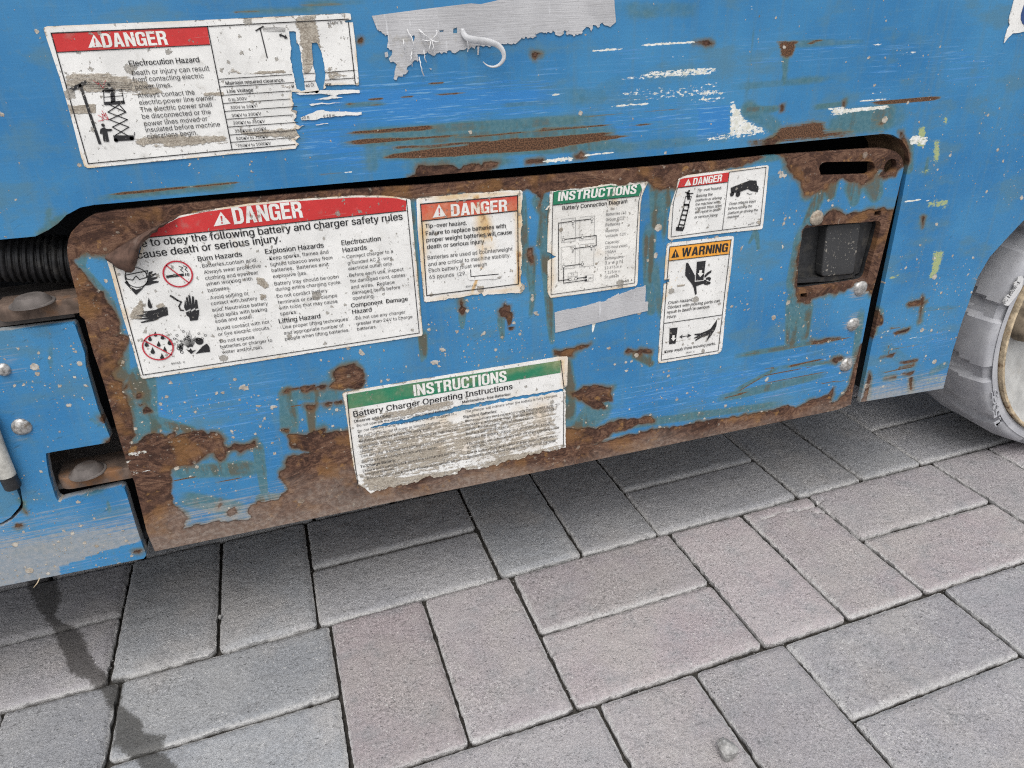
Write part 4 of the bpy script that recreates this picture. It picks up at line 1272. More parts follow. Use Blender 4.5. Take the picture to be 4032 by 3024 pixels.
m.lathe([(.074, -.022), (.070, -.004), (.064, .004), (.052, .009), (.03, .010), (0.0001, .010)], (wc[0] - .012, YT, wc[1]), 'y', 48)
m.lathe([(.030, -.012), (.028, -.002), (.022, .004), (.012, .007), (.0001, .008)], (wc[0] - .136, YT, wc[1] + .004), 'y', 28)
for k in range(9):
    a = 2 * math.pi * k / 9
    m.lathe([(.008, .002), (.008, .012), (.006, .014), (.0001, .014)], (wc[0] - .012 + .058 * math.cos(a), YT, wc[1] + .058 * math.sin(a)), 'y', 6)
autosmooth(m.build('hub', M_HUB, wheel), 40)

# ------------------------------------------------------------------ lettering
_fc = bpy.data.curves.new('lettering_source', 'FONT')
_fo = bpy.data.objects.new('lettering_source', _fc)
COL.objects.link(_fo)
_fc.resolution_u = 3
CAPH, OFFK, ASPECT = .682, 1.0, 1.14
try:                                     # Blender's own interface typeface; its built-in one if that is missing
    _fc.font = bpy.data.fonts.load(bpy.utils.system_resource('DATAFILES') + '/fonts/Inter.woff2')
    CAPH, OFFK, ASPECT = .509, .75, 1.03
except Exception:
    pass


def glyphs(text, bold):
    _fc.body = text
    _fc.size = 1.0
    _fc.offset = bold * OFFK
    _fc.space_character = 1.0 + (1.2 * bold)
    dg = bpy.context.evaluated_depsgraph_get()
    dg.update()
    me = bpy.data.meshes.new_from_object(_fo.evaluated_get(dg))
    V = np.array([v.co[:2] for v in me.vertices])
    F = [tuple(p.vertices) for p in me.polygons]
    bpy.data.meshes.remove(me)
    return V, F


def lettering(name, lines, mat, parent, y, fields=None):
    """each line: sheet, text, x0, y0, x1, y1 (baseline), bold, slant, height of capitals in sheet units or None"""
    AV, AF = [], []
    for sh, text, x0, y0, x1, y1, bold, slant, cap in lines:
        a, b = np.array(sh.p(x0, y0)), np.array(sh.p(x1, y1))
        ex = b - a
        w = np.hypot(*ex)
        ex = ex / w
        ez = np.array([-ex[1], ex[0]])
        V, F = glyphs(text, 0.0)
        em = .73 / CAPH                    # letters per unit of the face
        grow = bold * 1.9 / em
        lo, hi = V[:, 0].min(), V[:, 0].max()
        sx = w / (hi - lo + grow)
        if cap:
            sy = abs(sh.p(x0, y0 - cap)[1] - a[1]) / CAPH
        else:
            sy = sx * ASPECT
        for k in range(3 if bold > .006 else 1):
            dx = grow * k / 2
            Q = a + ((V[:, 0] - lo + dx) * sx + V[:, 1] * sy * slant)[:, None] * ex + (V[:, 1] * sy)[:, None] * ez
            s = len(AV)
            AV += [(q[0], y - .00002 * k, q[1]) for q in Q]
            AF += [tuple(i + s for i in f) for f in F]
    P = np.array(AV)[:, [0, 2]]
    return link_mesh(name, AV, AF, mat, parent, attrs=fields(P) if fields else None)


def _arc(cx, cy, rx, ry, a0, a1, n=6):
    return [(cx + rx * math.cos(math.radians(a0 + (a1 - a0) * i / n)), cy + ry * math.sin(math.radians(a0 + (a1 - a0) * i / n))) for i in range(n + 1)]


BLOCK = {
    'D': (.62, [[(0, 0), (.30, 0)] + _arc(.34, .28, .28, .28, -90, 0) + _arc(.34, .72, .28, .28, 0, 90) + [(0, 1)], [(.2, .165), (.30, .165)] + _arc(.32, .26, .095, .095, -90, 0) + _arc(.32, .74, .095, .095, 0, 90) + [(.2, .835)]]),
    'A': (.68, [[(0, 0), (.22, 1), (.46, 1), (.68, 0), (.465, 0), (.43, .19), (.25, .19), (.215, 0)], [(.282, .36), (.398, .36), (.34, .74)]]),
    'N': (.64, [[(0, 0), (0, 1), (.2, 1), (.44, .43), (.44, 1), (.64, 1), (.64, 0), (.44, 0), (.2, .57), (.2, 0)]]),
    'G': (.63, [[(.425, .66), (.63, .66), (.63, .76)] + _arc(.40, .77, .23, .23, 0, 90) + _arc(.23, .77, .23, .23, 90, 180) + _arc(.23, .23, .23, .23, 180, 270) + [(.34, 0), (.42, .03), (.47, .09), (.50, 0), (.63, 0), (.63, .54), (.33, .54), (.33, .38), (.43, .38), (.43, .25)] + _arc(.34, .25, .09, .09, 0, -90) + _arc(.29, .25, .085, .09, -90, -180) + _arc(.29, .75, .085, .09, 180, 90) + _arc(.34, .75, .085, .09, 90, 0)]),
    'E': (.56, [[(0, 0), (0, 1), (.55, 1), (.55, .83), (.2, .83), (.2, .6), (.51, .6), (.51, .43), (.2, .43), (.2, .17), (.56, .17), (.56, 0)]]),
    'R': (.64, [[(0, 0), (0, 1), (.38, 1)] + _arc(.38, .77, .23, .23, 90, 0) + [(.61, .66)] + [(.57, .54), (.48, .48), (.57, .42), (.60, .32), (.61, .08), (.64, 0), (.42, 0), (.405, .08), (.40, .30), (.37, .38), (.30, .405), (.2, .405), (.2, 0)], [(.2, .565), (.33, .565), (.39, .60), (.405, .66), (.405, .75), (.38, .81), (.33, .838), (.2, .838)]]),
    'I': (.2, [[(0, 0), (0, 1), (.2, 1), (.2, 0)]]),
    'S': (.61, [[(.6, .68), (.4, .68), (.4, .77), (.36, .84), (.26, .84), (.215, .78), (.215, .72), (.27, .65), (.48, .52), (.58, .43), (.61, .3), (.61, .2), (.55, .06), (.42, 0), (.19, 0), (.06, .06), (0, .2), (0, .33), (.2, .33), (.2, .24), (.25, .16), (.36, .16), (.41, .22), (.41, .3), (.36, .37), (.13, .5), (.04, .58), (.01, .7), (.01, .8), (.07, .94), (.2, 1), (.41, 1), (.54, .94), (.6, .8)]]),
    'T': (.60, [[(.2, 0), (.2, .83), (0, .83), (0, 1), (.6, 1), (.6, .83), (.4, .83), (.4, 0)]]),
    'U': (.62, [[(0, 1), (.2, 1), (.2, .26)] + _arc(.31, .26, .11, .1, 180, 360) + [(.42, 1), (.62, 1), (.62, .24)] + _arc(.38, .24, .24, .24, 0, -90) + _arc(.24, .24, .24, .24, -90, -180)]),
    'C': (.62, [[(.42, .64), (.62, .64), (.62, .76)] + _arc(.39, .77, .23, .23, 0, 90) + _arc(.23, .77, .23, .23, 90, 180) + _arc(.23, .23, .23, .23, 180, 270) + _arc(.39, .23, .23, .23, 270, 360) + [(.62, .37), (.42, .37), (.42, .25)] + _arc(.33, .25, .09, .09, 0, -90) + _arc(.29, .25, .085, .09, -90, -180) + _arc(.29, .75, .085, .09, 180, 90) + _arc(.335, .75, .085, .09, 90, 0)]),
    'O': (.63, [_arc(.23, .23, .23, .23, 180, 270) + _arc(.40, .23, .23, .23, 270, 360) + _arc(.40, .77, .23, .23, 0, 90) + _arc(.23, .77, .23, .23, 90, 180), _arc(.29, .25, .085, .09, 180, 270) + _arc(.34, .25, .085, .09, 270, 360) + _arc(.34, .75, .085, .09, 0, 90) + _arc(.29, .75, .085, .09, 90, 180)]),
    'W': (.96, [[(0, 1), (.2, 1), (.275, .36), (.375, 1), (.585, 1), (.685, .36), (.76, 1), (.96, 1), (.79, 0), (.59, 0), (.48, .62), (.37, 0), (.17, 0)]]),
}


def signal_word(text, sh, x0, y0, x1, y1, slant, cap, mat, parent, y, fields):
    # the bold condensed capitals of the heading
    a, b = np.array(sh.p(x0, y0)), np.array(sh.p(x1, y1))
    ex = b - a
    w = np.hypot(*ex)
    ex = ex / w
    ez = np.array([-ex[1], ex[0]])
    sy = abs(sh.p(x0, y0 - cap)[1] - a[1])
    gap_ = .075
    tot = sum(BLOCK[c][0] for c in text) + gap_ * (len(text) - 1)
    sx = w / tot
    u, polys = 0.0, []
    for c in text:
        polys.append([np.array([a + (u * sx + p[0] * sx + p[1] * sy * slant) * ex + p[1] * sy * ez for p in lp]) for lp in BLOCK[c][1]])
        u += BLOCK[c][0] + gap_
    return flat('signal_word', polys, mat, parent, y, fields)


def flat(name, polys, mat, parent, y, fields=None):
    AV, AF = [], []
    for pl in polys:
        loops = pl if isinstance(pl, list) else [pl]
        loops = [np.asarray(q) for q in loops]
        vs = np.vstack(loops)
        tr = geometry.tessellate_polygon([[Vector((p[0], p[1], 0)) for p in lp] for lp in loops])
        s = len(AV)
        AV += [(q[0], y, q[1]) for q in vs]
        for t in tr:
            p, q, r = (vs[i] for i in t)
            if (q[0] - p[0]) * (r[1] - p[1]) - (q[1] - p[1]) * (r[0] - p[0]) < 0:
                t = t[::-1]
            AF.append(tuple(i + s for i in t))
    P = np.array(AV)[:, [0, 2]]
    return link_mesh(name, AV, AF, mat, parent, attrs=fields(P) if fields else None)


def line(pts, w, closed=False):
    """a line of width w as quads"""
    pts = np.asarray(pts, float)
    out = []
    n = len(pts)
    for i in range(n if closed else n - 1):
        a, b = pts[i], pts[(i + 1) % n]
        d = b - a
        L = np.hypot(*d)
        if L < 1e-7:
            continue
        d = d / L
        k = np.array([-d[1], d[0]]) * w / 2
        e = d * w * .35
        out.append(np.array([a - e - k, b + e - k, b + e + k, a - e + k]))
    return out


def circ(sh, cx, cy, rx, n=28):
    c = np.array(sh.p(cx, cy))
    r = abs(sh.p(cx + rx, cy)[0] - c[0])
    return ellipse(c[0], c[1], r, r, n)


def mm(sh, x, y, k):
    return abs(sh.p(x + k, y)[0] - sh.p(x, y)[0])


def ring(sh, cx, cy, r, w):
    c = circ(sh, cx, cy, r, 40)
    c2 = circ(sh, cx, cy, r - w, 40)
    return [np.array([c[i], c[(i + 1) % 40], c2[(i + 1) % 40], c2[i]]) for i in range(40)]


YS, DY = -.0008, .00022
B, NB = .022, 0.0


def wear_fields(wear=(), stain=(), spots=()):
    def f(P):
        z = np.zeros(len(P))
        w = soft(P, wear) if wear else z
        s = np.maximum(soft(P, stain) if stain else z, strokes(P, spots) if spots else z)
        return {'wear_a': np.c_[w, s, z, z]}
    return f


def sticker(name, label, outline, fields, mat=None, holes=(), h=.0012, y=YS, yfn=None, cat_='warning sticker', thick=.0005, group='stickers on the machine'):
    oc = densify(outline, .002)[::1]

    def grimy(P):                       # dirt and yellowing gathered along the sticker's own edge
        at = fields(P)
        d = edge_dist(P, oc if len(oc) < 260 else outline)
        at['wear_a'][:, 1] = np.maximum(at['wear_a'][:, 1], .52 * np.exp(-d / .0035) * (.3 + 1.2 * fbm(P, 45, 17)))
        at['wear_a'][:, 0] = np.maximum(at['wear_a'][:, 0], .55 * np.exp(-d / .0022) * (fbm(P, 70, 23) > .52))
        return at
    o = plate(name, outline, list(holes), h, y, thick, mat or M_SHEET, None, grimy if cat_ == 'warning sticker' else fields, yfn)
    tag(o, label, cat_, group)
    return o


def triangle_mark(sh, a, b, c, parent, fields, fg, bg, y):
    """the alert triangle with its exclamation mark"""
    t = sh(*a, *b, *c)
    tri = flat('alert_triangle', [t], fg, parent, y, fields)
    cen = t.mean(0)
    base, top = (t[0] + t[1]) / 2, t[2]
    up = top - base
    rt = (t[1] - t[0])
    def at(u, v):
        return base + up * v + rt * u
    bar = np.array([at(-.055, .68), at(.055, .68), at(.03, .30), at(-.03, .30)])
    dot = np.array([at(-.045, .22), at(.045, .22), at(.045, .11), at(-.045, .11)])
    flat('exclamation_mark', [bar, dot], bg, tri, y - DY, fields)
    return tri


# ------------------------------------------------------------------ sticker: electrocution
w1 = wear_fields([
    (K1(155, 470, 440, 460, 520, 478, 640, 495, 720, 520, 800, 560, 860, 620, 850, 645, 780, 660, 640, 650, 500, 640, 330, 640, 160, 605), .004, .62),
    (K1(195, 705, 392, 690, 398, 765, 215, 770), .0015, .75), (K1(625, 905, 800, 890, 1250, 885, 1290, 960, 1100, 985, 900, 1000, 640, 985), .004, .68),
    (K1(1340, 860, 1780, 828, 1745, 870, 1745, 930, 1500, 935, 1345, 915), .003, .62), (K1(1250, 490, 1300, 430, 1360, 480, 1650, 455, 1700, 500, 1480, 512), .002, .62), (K1(1700, 120, 1860, 95, 1905, 300, 1945, 365, 1880, 340, 1820, 520, 1770, 500, 1740, 230), .003, .7),
    (K1(1880, 370, 2040, 470, 2130, 490, 2135, 535, 1930, 560), .004, .55), (K1(1090, 610, 1250, 600, 1260, 660, 1110, 655), .002, .6), (K1(100, 420, 150, 420, 190, 600, 150, 600), .003, .6), (K1(1500, 560, 1700, 540, 1710, 620, 1650, 600, 1500, 600), .002, .5), (K1(1620, 330, 1700, 320, 1720, 520, 1660, 480), .004, .42)],
    [(K1(90, 220, 140, 215, 340, 1090, 300, 1100), .003, .3), (K1(250, 900, 420, 900, 420, 1100, 330, 1110), .012, .3), (K1(1250, 400, 1700, 380, 1700, 620, 1250, 640), .02, .28)])
h1a = jag(K1(1685, 212, 1705, 205, 1722, 208, 1730, 260, 1732, 280, 1752, 310, 1760, 370, 1772, 450, 1782, 560, 1790, 600, 1765, 612, 1730, 600, 1712, 520, 1700, 450, 1690, 330, 1686, 285), .0006, .001, 3)
h1b = jag(K1(1830, 285, 1850, 278, 1872, 285, 1890, 330, 1905, 390, 1918, 450, 1920, 555, 1908, 612, 1880, 600, 1858, 540, 1850, 480, 1832, 350), .0006, .001, 4)
out1 = cat(K1(38, 195, 45, 182, 62, 176, 1200, 130, 2070, 88, 2092, 92, 2098, 130, 2052, 138, 2060, 152, 2108, 150, 2130, 330, 2150, 562),
           jag(K1(2148, 566, 1990, 572, 1925, 575), .0005, .001, 5, False), jag(K1(1925, 576, 1880, 616, 1800, 622, 1700, 618, 1690, 655, 1706, 692, 1692, 722, 1742, 758, 1712, 800, 1738, 828, 1782, 842, 1728, 868, 1746, 905, 1706, 935, 1742, 958, 1722, 992), .0012, .001, 6, False),
           K1(1400, 1022, 335, 1125, 312, 1112, 290, 1050, 235, 830, 150, 530))
S1 = sticker('danger_sticker', 'wide white danger sticker about electrocution hazard, scraped away at its lower right end', out1, w1, M_SHEET, [h1a, h1b])
sl = [K1(1722, 622, 1900, 606, 2150, 600, 2152, 620, 2010, 632, 1990, 645, 2040, 652, 1985, 662, 1850, 664, 1980, 640, 1880, 628, 1750, 636), K1(1816, 696, 1900, 688, 2035, 690, 1900, 698, 1830, 708), K1(1755, 790, 1800, 768, 1850, 748, 1900, 738, 1925, 745, 2168, 752, 2170, 768, 1995, 778, 1900, 790, 1860, 802, 1765, 806), K1(1858, 834, 1942, 826, 1944, 831, 1862, 838)]
flat('torn_strip', [jag(p, .0004, .001, 20 + i) for i, p in enumerate(sl)], M_SHEET, S1, YS, w1)
y1 = YS - DY
flat('header_band', [K1(92, 225, 1133, 180, 1152, 298, 130, 350)], M_RED, S1, y1, w1)
lw = mm(K1, 500, 500, 7)
ln = line(K1(90, 222, 338, 1095, 1300, 1002, 1722, 966), lw) + line(K1(90, 222, 1135, 177, 2078, 128), lw) + line(K1(2078, 150, 2124, 560), lw) + line(K1(1135, 177, 1300, 1002), lw) + line(K1(130, 350, 1152, 299), lw * .8)
for a in ((1208, 530, 1700, 498), (1218, 582, 1712, 552), (1230, 638, 1695, 608), (1240, 692, 1688, 662), (1250, 745, 1735, 712), (1262, 798, 1708, 768), (1272, 850, 1740, 818), (1282, 903, 1728, 872), (1292, 952, 1720, 920), (1775, 494, 1852, 489), (1922, 484, 2118, 471), (1782, 547, 1855, 541), (1922, 536, 2118, 522)):
    ln += line(K1(*a), lw * .75)
flat('ruled_lines', ln, M_INK, S1, y1 - DY, w1)
triangle_mark(K1, (340, 320), (437, 313), (375, 230), S1, w1, M_WHITE, M_RED, y1 - DY)
signal_word('DANGER', K1, 440, 319, 876, 299, 0, 96, M_WHITE, S1, y1 - DY, w1)
lettering('lettering', [
    (K1, 'Electrocution Hazard', 615, 443, 1083, 415, B, 0, None), (K1, 'Death or injury can result', 632, 505, 1150, 472, .004, 0, None), (K1, 'from contacting electric', 640, 550, 1112, 522, .004, 0, None), (K1, 'power lines.', 655, 598, 900, 582, .004, 0, None),
    (K1, 'Always contact the', 672, 655, 1052, 633, .004, 0, None), (K1, 'electric power line owner.', 682, 702, 1190, 668, .004, 0, None), (K1, 'The electric power shall', 690, 750, 1170, 714, .004, 0, None), (K1, 'be disconnected or the', 702, 795, 1160, 762, .004, 0, None), (K1, 'power lines moved or', 715, 843, 1138, 808, .004, 0, None), (K1, 'insulated before machine', 725, 885, 1222, 845, .004, 0, None), (K1, 'operations begin.', 735, 927, 1070, 900, .004, 0, None),
    ], M_INK, S1, y1 - DY, w1)
lettering('lettering', [
    (K1, 'Maintain required clearance.', 1258, 568, 1652, 545, B, 0, None), (K1, 'Line Voltage', 1268, 622, 1442, 612, B, 0, None), (K1, '0 to 300V', 1277, 677, 1400, 668, .012, 0, None), (K1, '300V to 50KV', 1290, 730, 1465, 717, .012, 0, None), (K1, '50KV to 200KV', 1300, 783, 1495, 770, .012, 0, None), (K1, '200KV to 350KV', 1310, 833, 1520, 820, .012, 0, None), (K1, '350KV to 500KV', 1320, 887, 1530, 870, .012, 0, None), (K1, '500KV to 750KV', 1330, 937, 1540, 922, .012, 0, None), (K1, '750KV to 1000KV', 1340, 985, 1560, 967, .012, 0, None),
    ], M_INK, S1, y1 - DY, w1)
lettering('lettering', [
    (K1, 'R', 1700, 588, 1717, 587, .015, 0, 22), (K1, 'ed Cl', 1793, 582, 1850, 578, .015, 0, 22), (K1, 'nce', 1922, 575, 1964, 572, .015, 0, 22), (K1, '20 ft', 1768, 797, 1818, 793, .01, 0, None), (K1, '6.10 m', 1912, 787, 1990, 780, .01, 0, None), (K1, '43696  B', 1938, 163, 2038, 158, .012, 0, 18)], M_INK, S1, y1 - DY, w1)
pk = mm(K1, 500, 500, 1)
p1 = line(K1(285, 570, 415, 958), 20 * pk) + line(K1(222, 602, 320, 550), 24 * pk)
for k in range(4):
    p1 += line(K1(320, 552 + 12 * k, 480, 552 + 14 * k, 630, 556 + 15 * k), 3 * pk)
p1 += [K1(447, 682, 580, 672, 584, 694, 450, 704), K1(505, 905, 640, 905, 640, 938, 512, 945), circ(K1, 524, 938, 14, 14), circ(K1, 628, 926, 14, 14)]
for q in ((470, 750, 545, 700), (470, 750, 600, 800), (590, 750, 480, 700), (590, 750, 480, 800), (480, 800, 610, 850), (600, 800, 500, 850), (500, 850, 600, 905), (610, 850, 520, 905), (545, 700, 590, 750)):
    p1 += line(K1(*q), 7 * pk)
p1 += line(K1(440, 605, 445, 700), 5 * pk) + line(K1(562, 600, 578, 690), 5 * pk) + line(K1(440, 650, 570, 640), 5 * pk) + line(K1(440, 608, 562, 600), 5 * pk)
p1 += [circ(K1, 474, 565, 11, 14), K1(455, 590, 492, 578, 512, 600, 520, 680, 490, 690, 485, 620, 430, 615, 428, 608), circ(K1, 437, 837, 12, 14), K1(420, 862, 445, 850, 460, 862, 495, 862, 500, 874, 465, 880, 478, 945, 460, 950, 450, 900, 455, 948, 440, 945, 432, 885, 425, 900, 416, 890)]
p1 += line(K1(640, 935, 648, 885), 5 * pk)
flat('pictogram', p1, M_INK, S1, y1 - DY, w1)
p1b = line(K1(1487, 190, 1535, 385), 8 * pk) + line(K1(1460, 205, 1508, 177), 10 * pk)
for k in range(4):
    p1b += line(K1(1508, 180 + 9 * k, 1655, 188 + 8 * k), 2.5 * pk)
p1b += [K1(1612, 232, 1632, 222, 1630, 230, 1655, 240, 1656, 230, 1672, 256, 1650, 260, 1652, 252, 1628, 242, 1626, 250)]
flat('pictogram', p1b, M_INK, S1, y1 - DY, w1)
flat('spark_mark', line(K1(375, 540, 410, 570, 400, 545, 438, 590), 4 * pk) + line(K1(455, 540, 440, 565, 450, 560, 436, 590), 4 * pk) + line(K1(405, 770, 440, 790, 428, 760, 475, 800), 4 * pk) + line(K1(405, 810, 440, 805, 430, 795, 470, 800), 4 * pk) + line(K1(430, 740, 450, 775, 452, 755, 475, 800), 4 * pk), M_REDINK, S1, y1 - DY, w1)

# ------------------------------------------------------------------ sticker: battery and charger rules
st2 = [(K4(60, 520, 110, 560, 250, 1290, 330, 1340, 280, 1330, 150, 880), .008, .85), (K4(250, 1180, 380, 1180, 390, 1320, 290, 1330), .010, .42), (K4(820, 190, 870, 190, 960, 470, 920, 560, 880, 420), .004, .42), (K4(150, 850, 220, 840, 260, 1100, 210, 1100), .005, .65), (K4(120, 550, 180, 555, 180, 590, 130, 590), .003, .5)]
w2 = wear_fields([(K4(1040, 640, 1110, 660, 1150, 720, 1110, 740, 1060, 700), .002, .75), (K4(1070, 760, 1130, 755, 1120, 800, 1080, 820), .002, .75), (K4(215, 880, 290, 790, 330, 830, 320, 940, 210, 950), .003, .70), (K4(380, 840, 430, 810, 480, 850, 400, 880), .002, .65), (K4(295, 985, 340, 970, 350, 1000, 310, 1020), .002, .7), (K4(275, 1050, 310, 1040, 320, 1080, 290, 1090), .002, .6), (K4(680, 1235, 780, 1215, 790, 1240, 690, 1260), .002, .5), (K4(1925, 400, 1960, 395, 1950, 440, 1930, 440), .002, .5), (K4(335, 880, 430, 890, 420, 950, 340, 950), .002, .55)], st2)
front2 = cat(K4(62, 520, 85, 540, 110, 562, 150, 580, 190, 590, 235, 603), K4(262, 570, 280, 520, 297, 455, 312, 425, 335, 398), K4(360, 362, 400, 335, 540, 252, 700, 216, 1000, 170, 1250, 146, 1500, 128, 1700, 116, 1890, 117, 1980, 124, 2066, 142),
             K4(2070, 148, 2110, 560, 2151, 1026, 2144, 1040), K4(1500, 1140, 900, 1235, 306, 1326, 292, 1312, 240, 1120, 165, 880, 100, 640))
S2 = sticker('danger_sticker', 'largest white danger sticker with battery and charger safety rules, top left corner curled over', front2, w2, M_SHEET)
flat('header_band', [cat(K4(322, 392, 345, 368, 400, 335, 545, 262, 700, 226, 1000, 183, 1250, 158, 1500, 140, 1700, 128, 1890, 128, 1980, 134, 2043, 150), K4(2040, 214, 1500, 270, 1000, 326, 600, 366))], M_RED, S2, y1, w2)
lw = mm(K4, 1000, 700, 6)
flat('ruled_lines', line(K4(105, 545, 308, 1297, 900, 1208, 2128, 1021, 2043, 142), lw) + line(K4(322, 394, 600, 367, 1000, 327, 1500, 271, 2041, 215), lw), M_INK, S2, y1 - DY, w2)
triangle_mark(K4, (775, 318), (886, 300), (820, 222), S2, w2, M_WHITE, M_RED, y1 - DY)
signal_word('DANGER', K4, 910, 305, 1366, 259, 0, 112, M_WHITE, S2, y1 - DY, w2)
T2 = [('e to obey the following battery and charger safety rules', 303, 455, 2020, 274, B, 50), ('cause death or serious injury.', 275, 532, 1218, 418, B, 50), ('Burn Hazards', 672, 548, 962, 515, B, None), ('Batteries contain acid.', 700, 590, 1062, 549, 0, None), ('Always wear protective', 712, 632, 1085, 588, 0, None), ('clothing and eyewear', 720, 672, 1068, 632, 0, None), ('when working with', 728, 710, 1030, 673, 0, None), ('batteries.', 738, 752, 885, 732, 0, None), ('Avoid spilling or', 752, 800, 1005, 768, 0, None), ('contact with battery', 757, 838, 1062, 801, 0, None), ('acid. Neutralize battery', 765, 880, 1132, 835, 0, None), ('acid spills with baking', 776, 917, 1126, 874, 0, None), ('soda and water.', 785, 955, 1037, 922, 0, None), ('Avoid contact with hot', 795, 1003, 1141, 957, 0, None), ('or live electric circuits.', 805, 1040, 1148, 995, 0, None), ('Do not expose', 815, 1087, 1042, 1057, 0, None), ('batteries or charger to', 820, 1123, 1161, 1078, 0, None), ('water and/or rain.', 830, 1158, 1100, 1123, 0, None),
      ('Explosion Hazards', 1115, 500, 1500, 456, B, None), ('Keep sparks, flames and', 1142, 540, 1530, 496, 0, None), ('lighted tobacco away from', 1150, 582, 1557, 534, 0, None), ('batteries.  Batteries emit', 1157, 620, 1532, 577, 0, None), ('explosive gas.', 1166, 660, 1390, 634, 0, None), ('Battery tray should be open', 1175, 708, 1597, 659, 0, None), ('during entire charging cycle.', 1183, 745, 1614, 695, 0, None), ('Do not contact battery', 1190, 790, 1525, 750, 0, None), ('terminals or cable clamps', 1198, 830, 1588, 783, 0, None), ('with tools that may cause', 1205, 868, 1590, 821, 0, None), ('sparks.', 1213, 905, 1325, 891, 0, None), ('Lifting Hazard', 1205, 957, 1478, 922, B, None), ('Use proper lifting techniques', 1230, 993, 1658, 938, 0, None), ('and appropriate number of', 1238, 1032, 1631, 980, 0, None), ('people when lifting batteries.', 1245, 1070, 1668, 1010, 0, None),
      ('Electrocution', 1617, 443, 1875, 412, B, None), ('Hazards', 1625, 490, 1783, 469, B, None), ('Connect charger to a', 1650, 530, 1955, 492, 0, None), ('grounded AC 3-wire', 1657, 570, 1949, 534, 0, None), ('electrical outlet only.', 1662, 608, 1957, 572, 0, None), ('Before each use, inspect', 1668, 652, 2025, 610, 0, None), ('for damaged cord, cables', 1674, 690, 2036, 648, 0, None), ('and wires.  Replace', 1680, 730, 1966, 696, 0, None), ('damaged items before', 1686, 767, 2003, 728, 0, None), ('operating.', 1691, 803, 1834, 785, 0, None), ('Component  Damage', 1680, 853, 2053, 808, B, None), ('Hazard', 1688, 895, 1815, 878, B, None), ('Do not use any charger', 1710, 933, 2036, 892, 0, None), ('greater than 24V to charge', 1715, 970, 2083, 922, 0, None), ('batteries.', 1720, 1005, 1848, 988, 0, None), ('46262   C', 495, 1228, 586, 1217, .012, None)]
lettering('lettering', [(K4, t, a, b_, c, d, k if k else .003, 0, cp) for t, a, b_, c, d, k, cp in T2] + [(K4, '.', x, y, x + 5, y - .6, .02, 0, None) for x, y in ((684, 590), (735, 800), (780, 1003), (798, 1087), (1127, 538), (1160, 706), (1176, 786), (1215, 990), (1635, 526), (1654, 650), (1696, 930))], M_INK, S2, y1 - DY, w2)
pk = mm(K4, 500, 900, 1)
pa = ring(K4, 265, 655, 78, 6) + line(K4(190, 640, 338, 610), 7 * pk) + line(K4(190, 640, 200, 665, 240, 672, 262, 645, 285, 668, 330, 655, 338, 612), 6 * pk)
pa += [K4(186, 686, 205, 676, 225, 715, 262, 735, 300, 725, 328, 690, 345, 678, 300, 735, 262, 770), K4(345, 620, 372, 612, 368, 625, 350, 640, 392, 625, 398, 632, 360, 655, 405, 650, 402, 660, 365, 676, 412, 678, 408, 688, 375, 695, 350, 705, 322, 708, 338, 670)]
flat('pictogram', pa, M_INK, S2, y1 - DY, w2)
pa = [K4(460, 642, 576, 628, 578, 645, 462, 658)] + line(K4(588, 628, 588, 642), 6 * pk) + line(K4(600, 627, 600, 641), 6 * pk) + line(K4(610, 626, 610, 640), 5 * pk) + line(K4(545, 580, 570, 590, 555, 605, 575, 620), 5 * pk) + line(K4(575, 578, 598, 588, 585, 602, 602, 615), 5 * pk)
smoke = flat('pictogram', pa, M_INK, S2, y1 - DY, w2)
flat('prohibition_ring', ring(K4, 538, 632, 101, 11) + line(K4(463, 576, 612, 690), 8 * pk), M_REDINK, smoke, y1 - 2 * DY, w2)
drop = lambda x, y, s: K4(x, y - s, x + .38 * s, y - .2 * s, x + .62 * s, y + .25 * s, x + .5 * s, y + .55 * s, x + .1 * s, y + .68 * s, x - .32 * s, y + .5 * s, x - .48 * s, y + .2 * s, x - .25 * s, y - .25 * s)
pa = [K4(345, 785, 362, 830, 370, 850, 358, 860, 343, 850, 338, 830), K4(245, 908, 330, 895, 300, 880, 390, 868, 430, 852, 468, 850, 474, 902, 430, 915, 380, 940, 300, 955, 290, 948, 350, 932, 260, 930, 340, 915)]
flat('pictogram', pa, M_INK, S2, y1 - DY, w2)
pa = line(K4(490, 775, 535, 805), 14 * pk) + line(K4(535, 805, 560, 815, 545, 845, 555, 870, 575, 872), 10 * pk)
pa += [K4(578, 850, 585, 800, 597, 850, 590, 785, 602, 785, 615, 845, 606, 772, 618, 772, 632, 840, 630, 778, 642, 780, 650, 840, 652, 800, 664, 802, 672, 858, 650, 862, 655, 850, 620, 872, 625, 858, 590, 875), K4(590, 885, 625, 870, 625, 882, 655, 862, 655, 874, 678, 866, 676, 900, 668, 935, 618, 940, 612, 915, 595, 905)]
flat('pictogram', pa, M_INK, S2, y1 - DY, w2)
pa = [drop(*q) for q in ((388, 1030, 22), (352, 1058, 24), (435, 1048, 24), (482, 1082, 28), (410, 1095, 24), (330, 1095, 26), (370, 1140, 28), (450, 1130, 24), (432, 1178, 26))]
rain = flat('pictogram', pa, M_INK, S2, y1 - DY, w2)
flat('prohibition_ring', ring(K4, 407, 1113, 106, 10) + line(K4(318, 1070, 498, 1165), 8 * pk), M_REDINK, rain, y1 - 2 * DY, w2)
pa = [circ(K4, 680, 1075, 27, 20), K4(655, 1158, 700, 1108, 728, 1090, 745, 1110, 750, 1145, 700, 1150), K4(590, 1125, 612, 1135, 622, 1120, 632, 1138, 660, 1130, 625, 1160)]
rnd = random.Random(4)
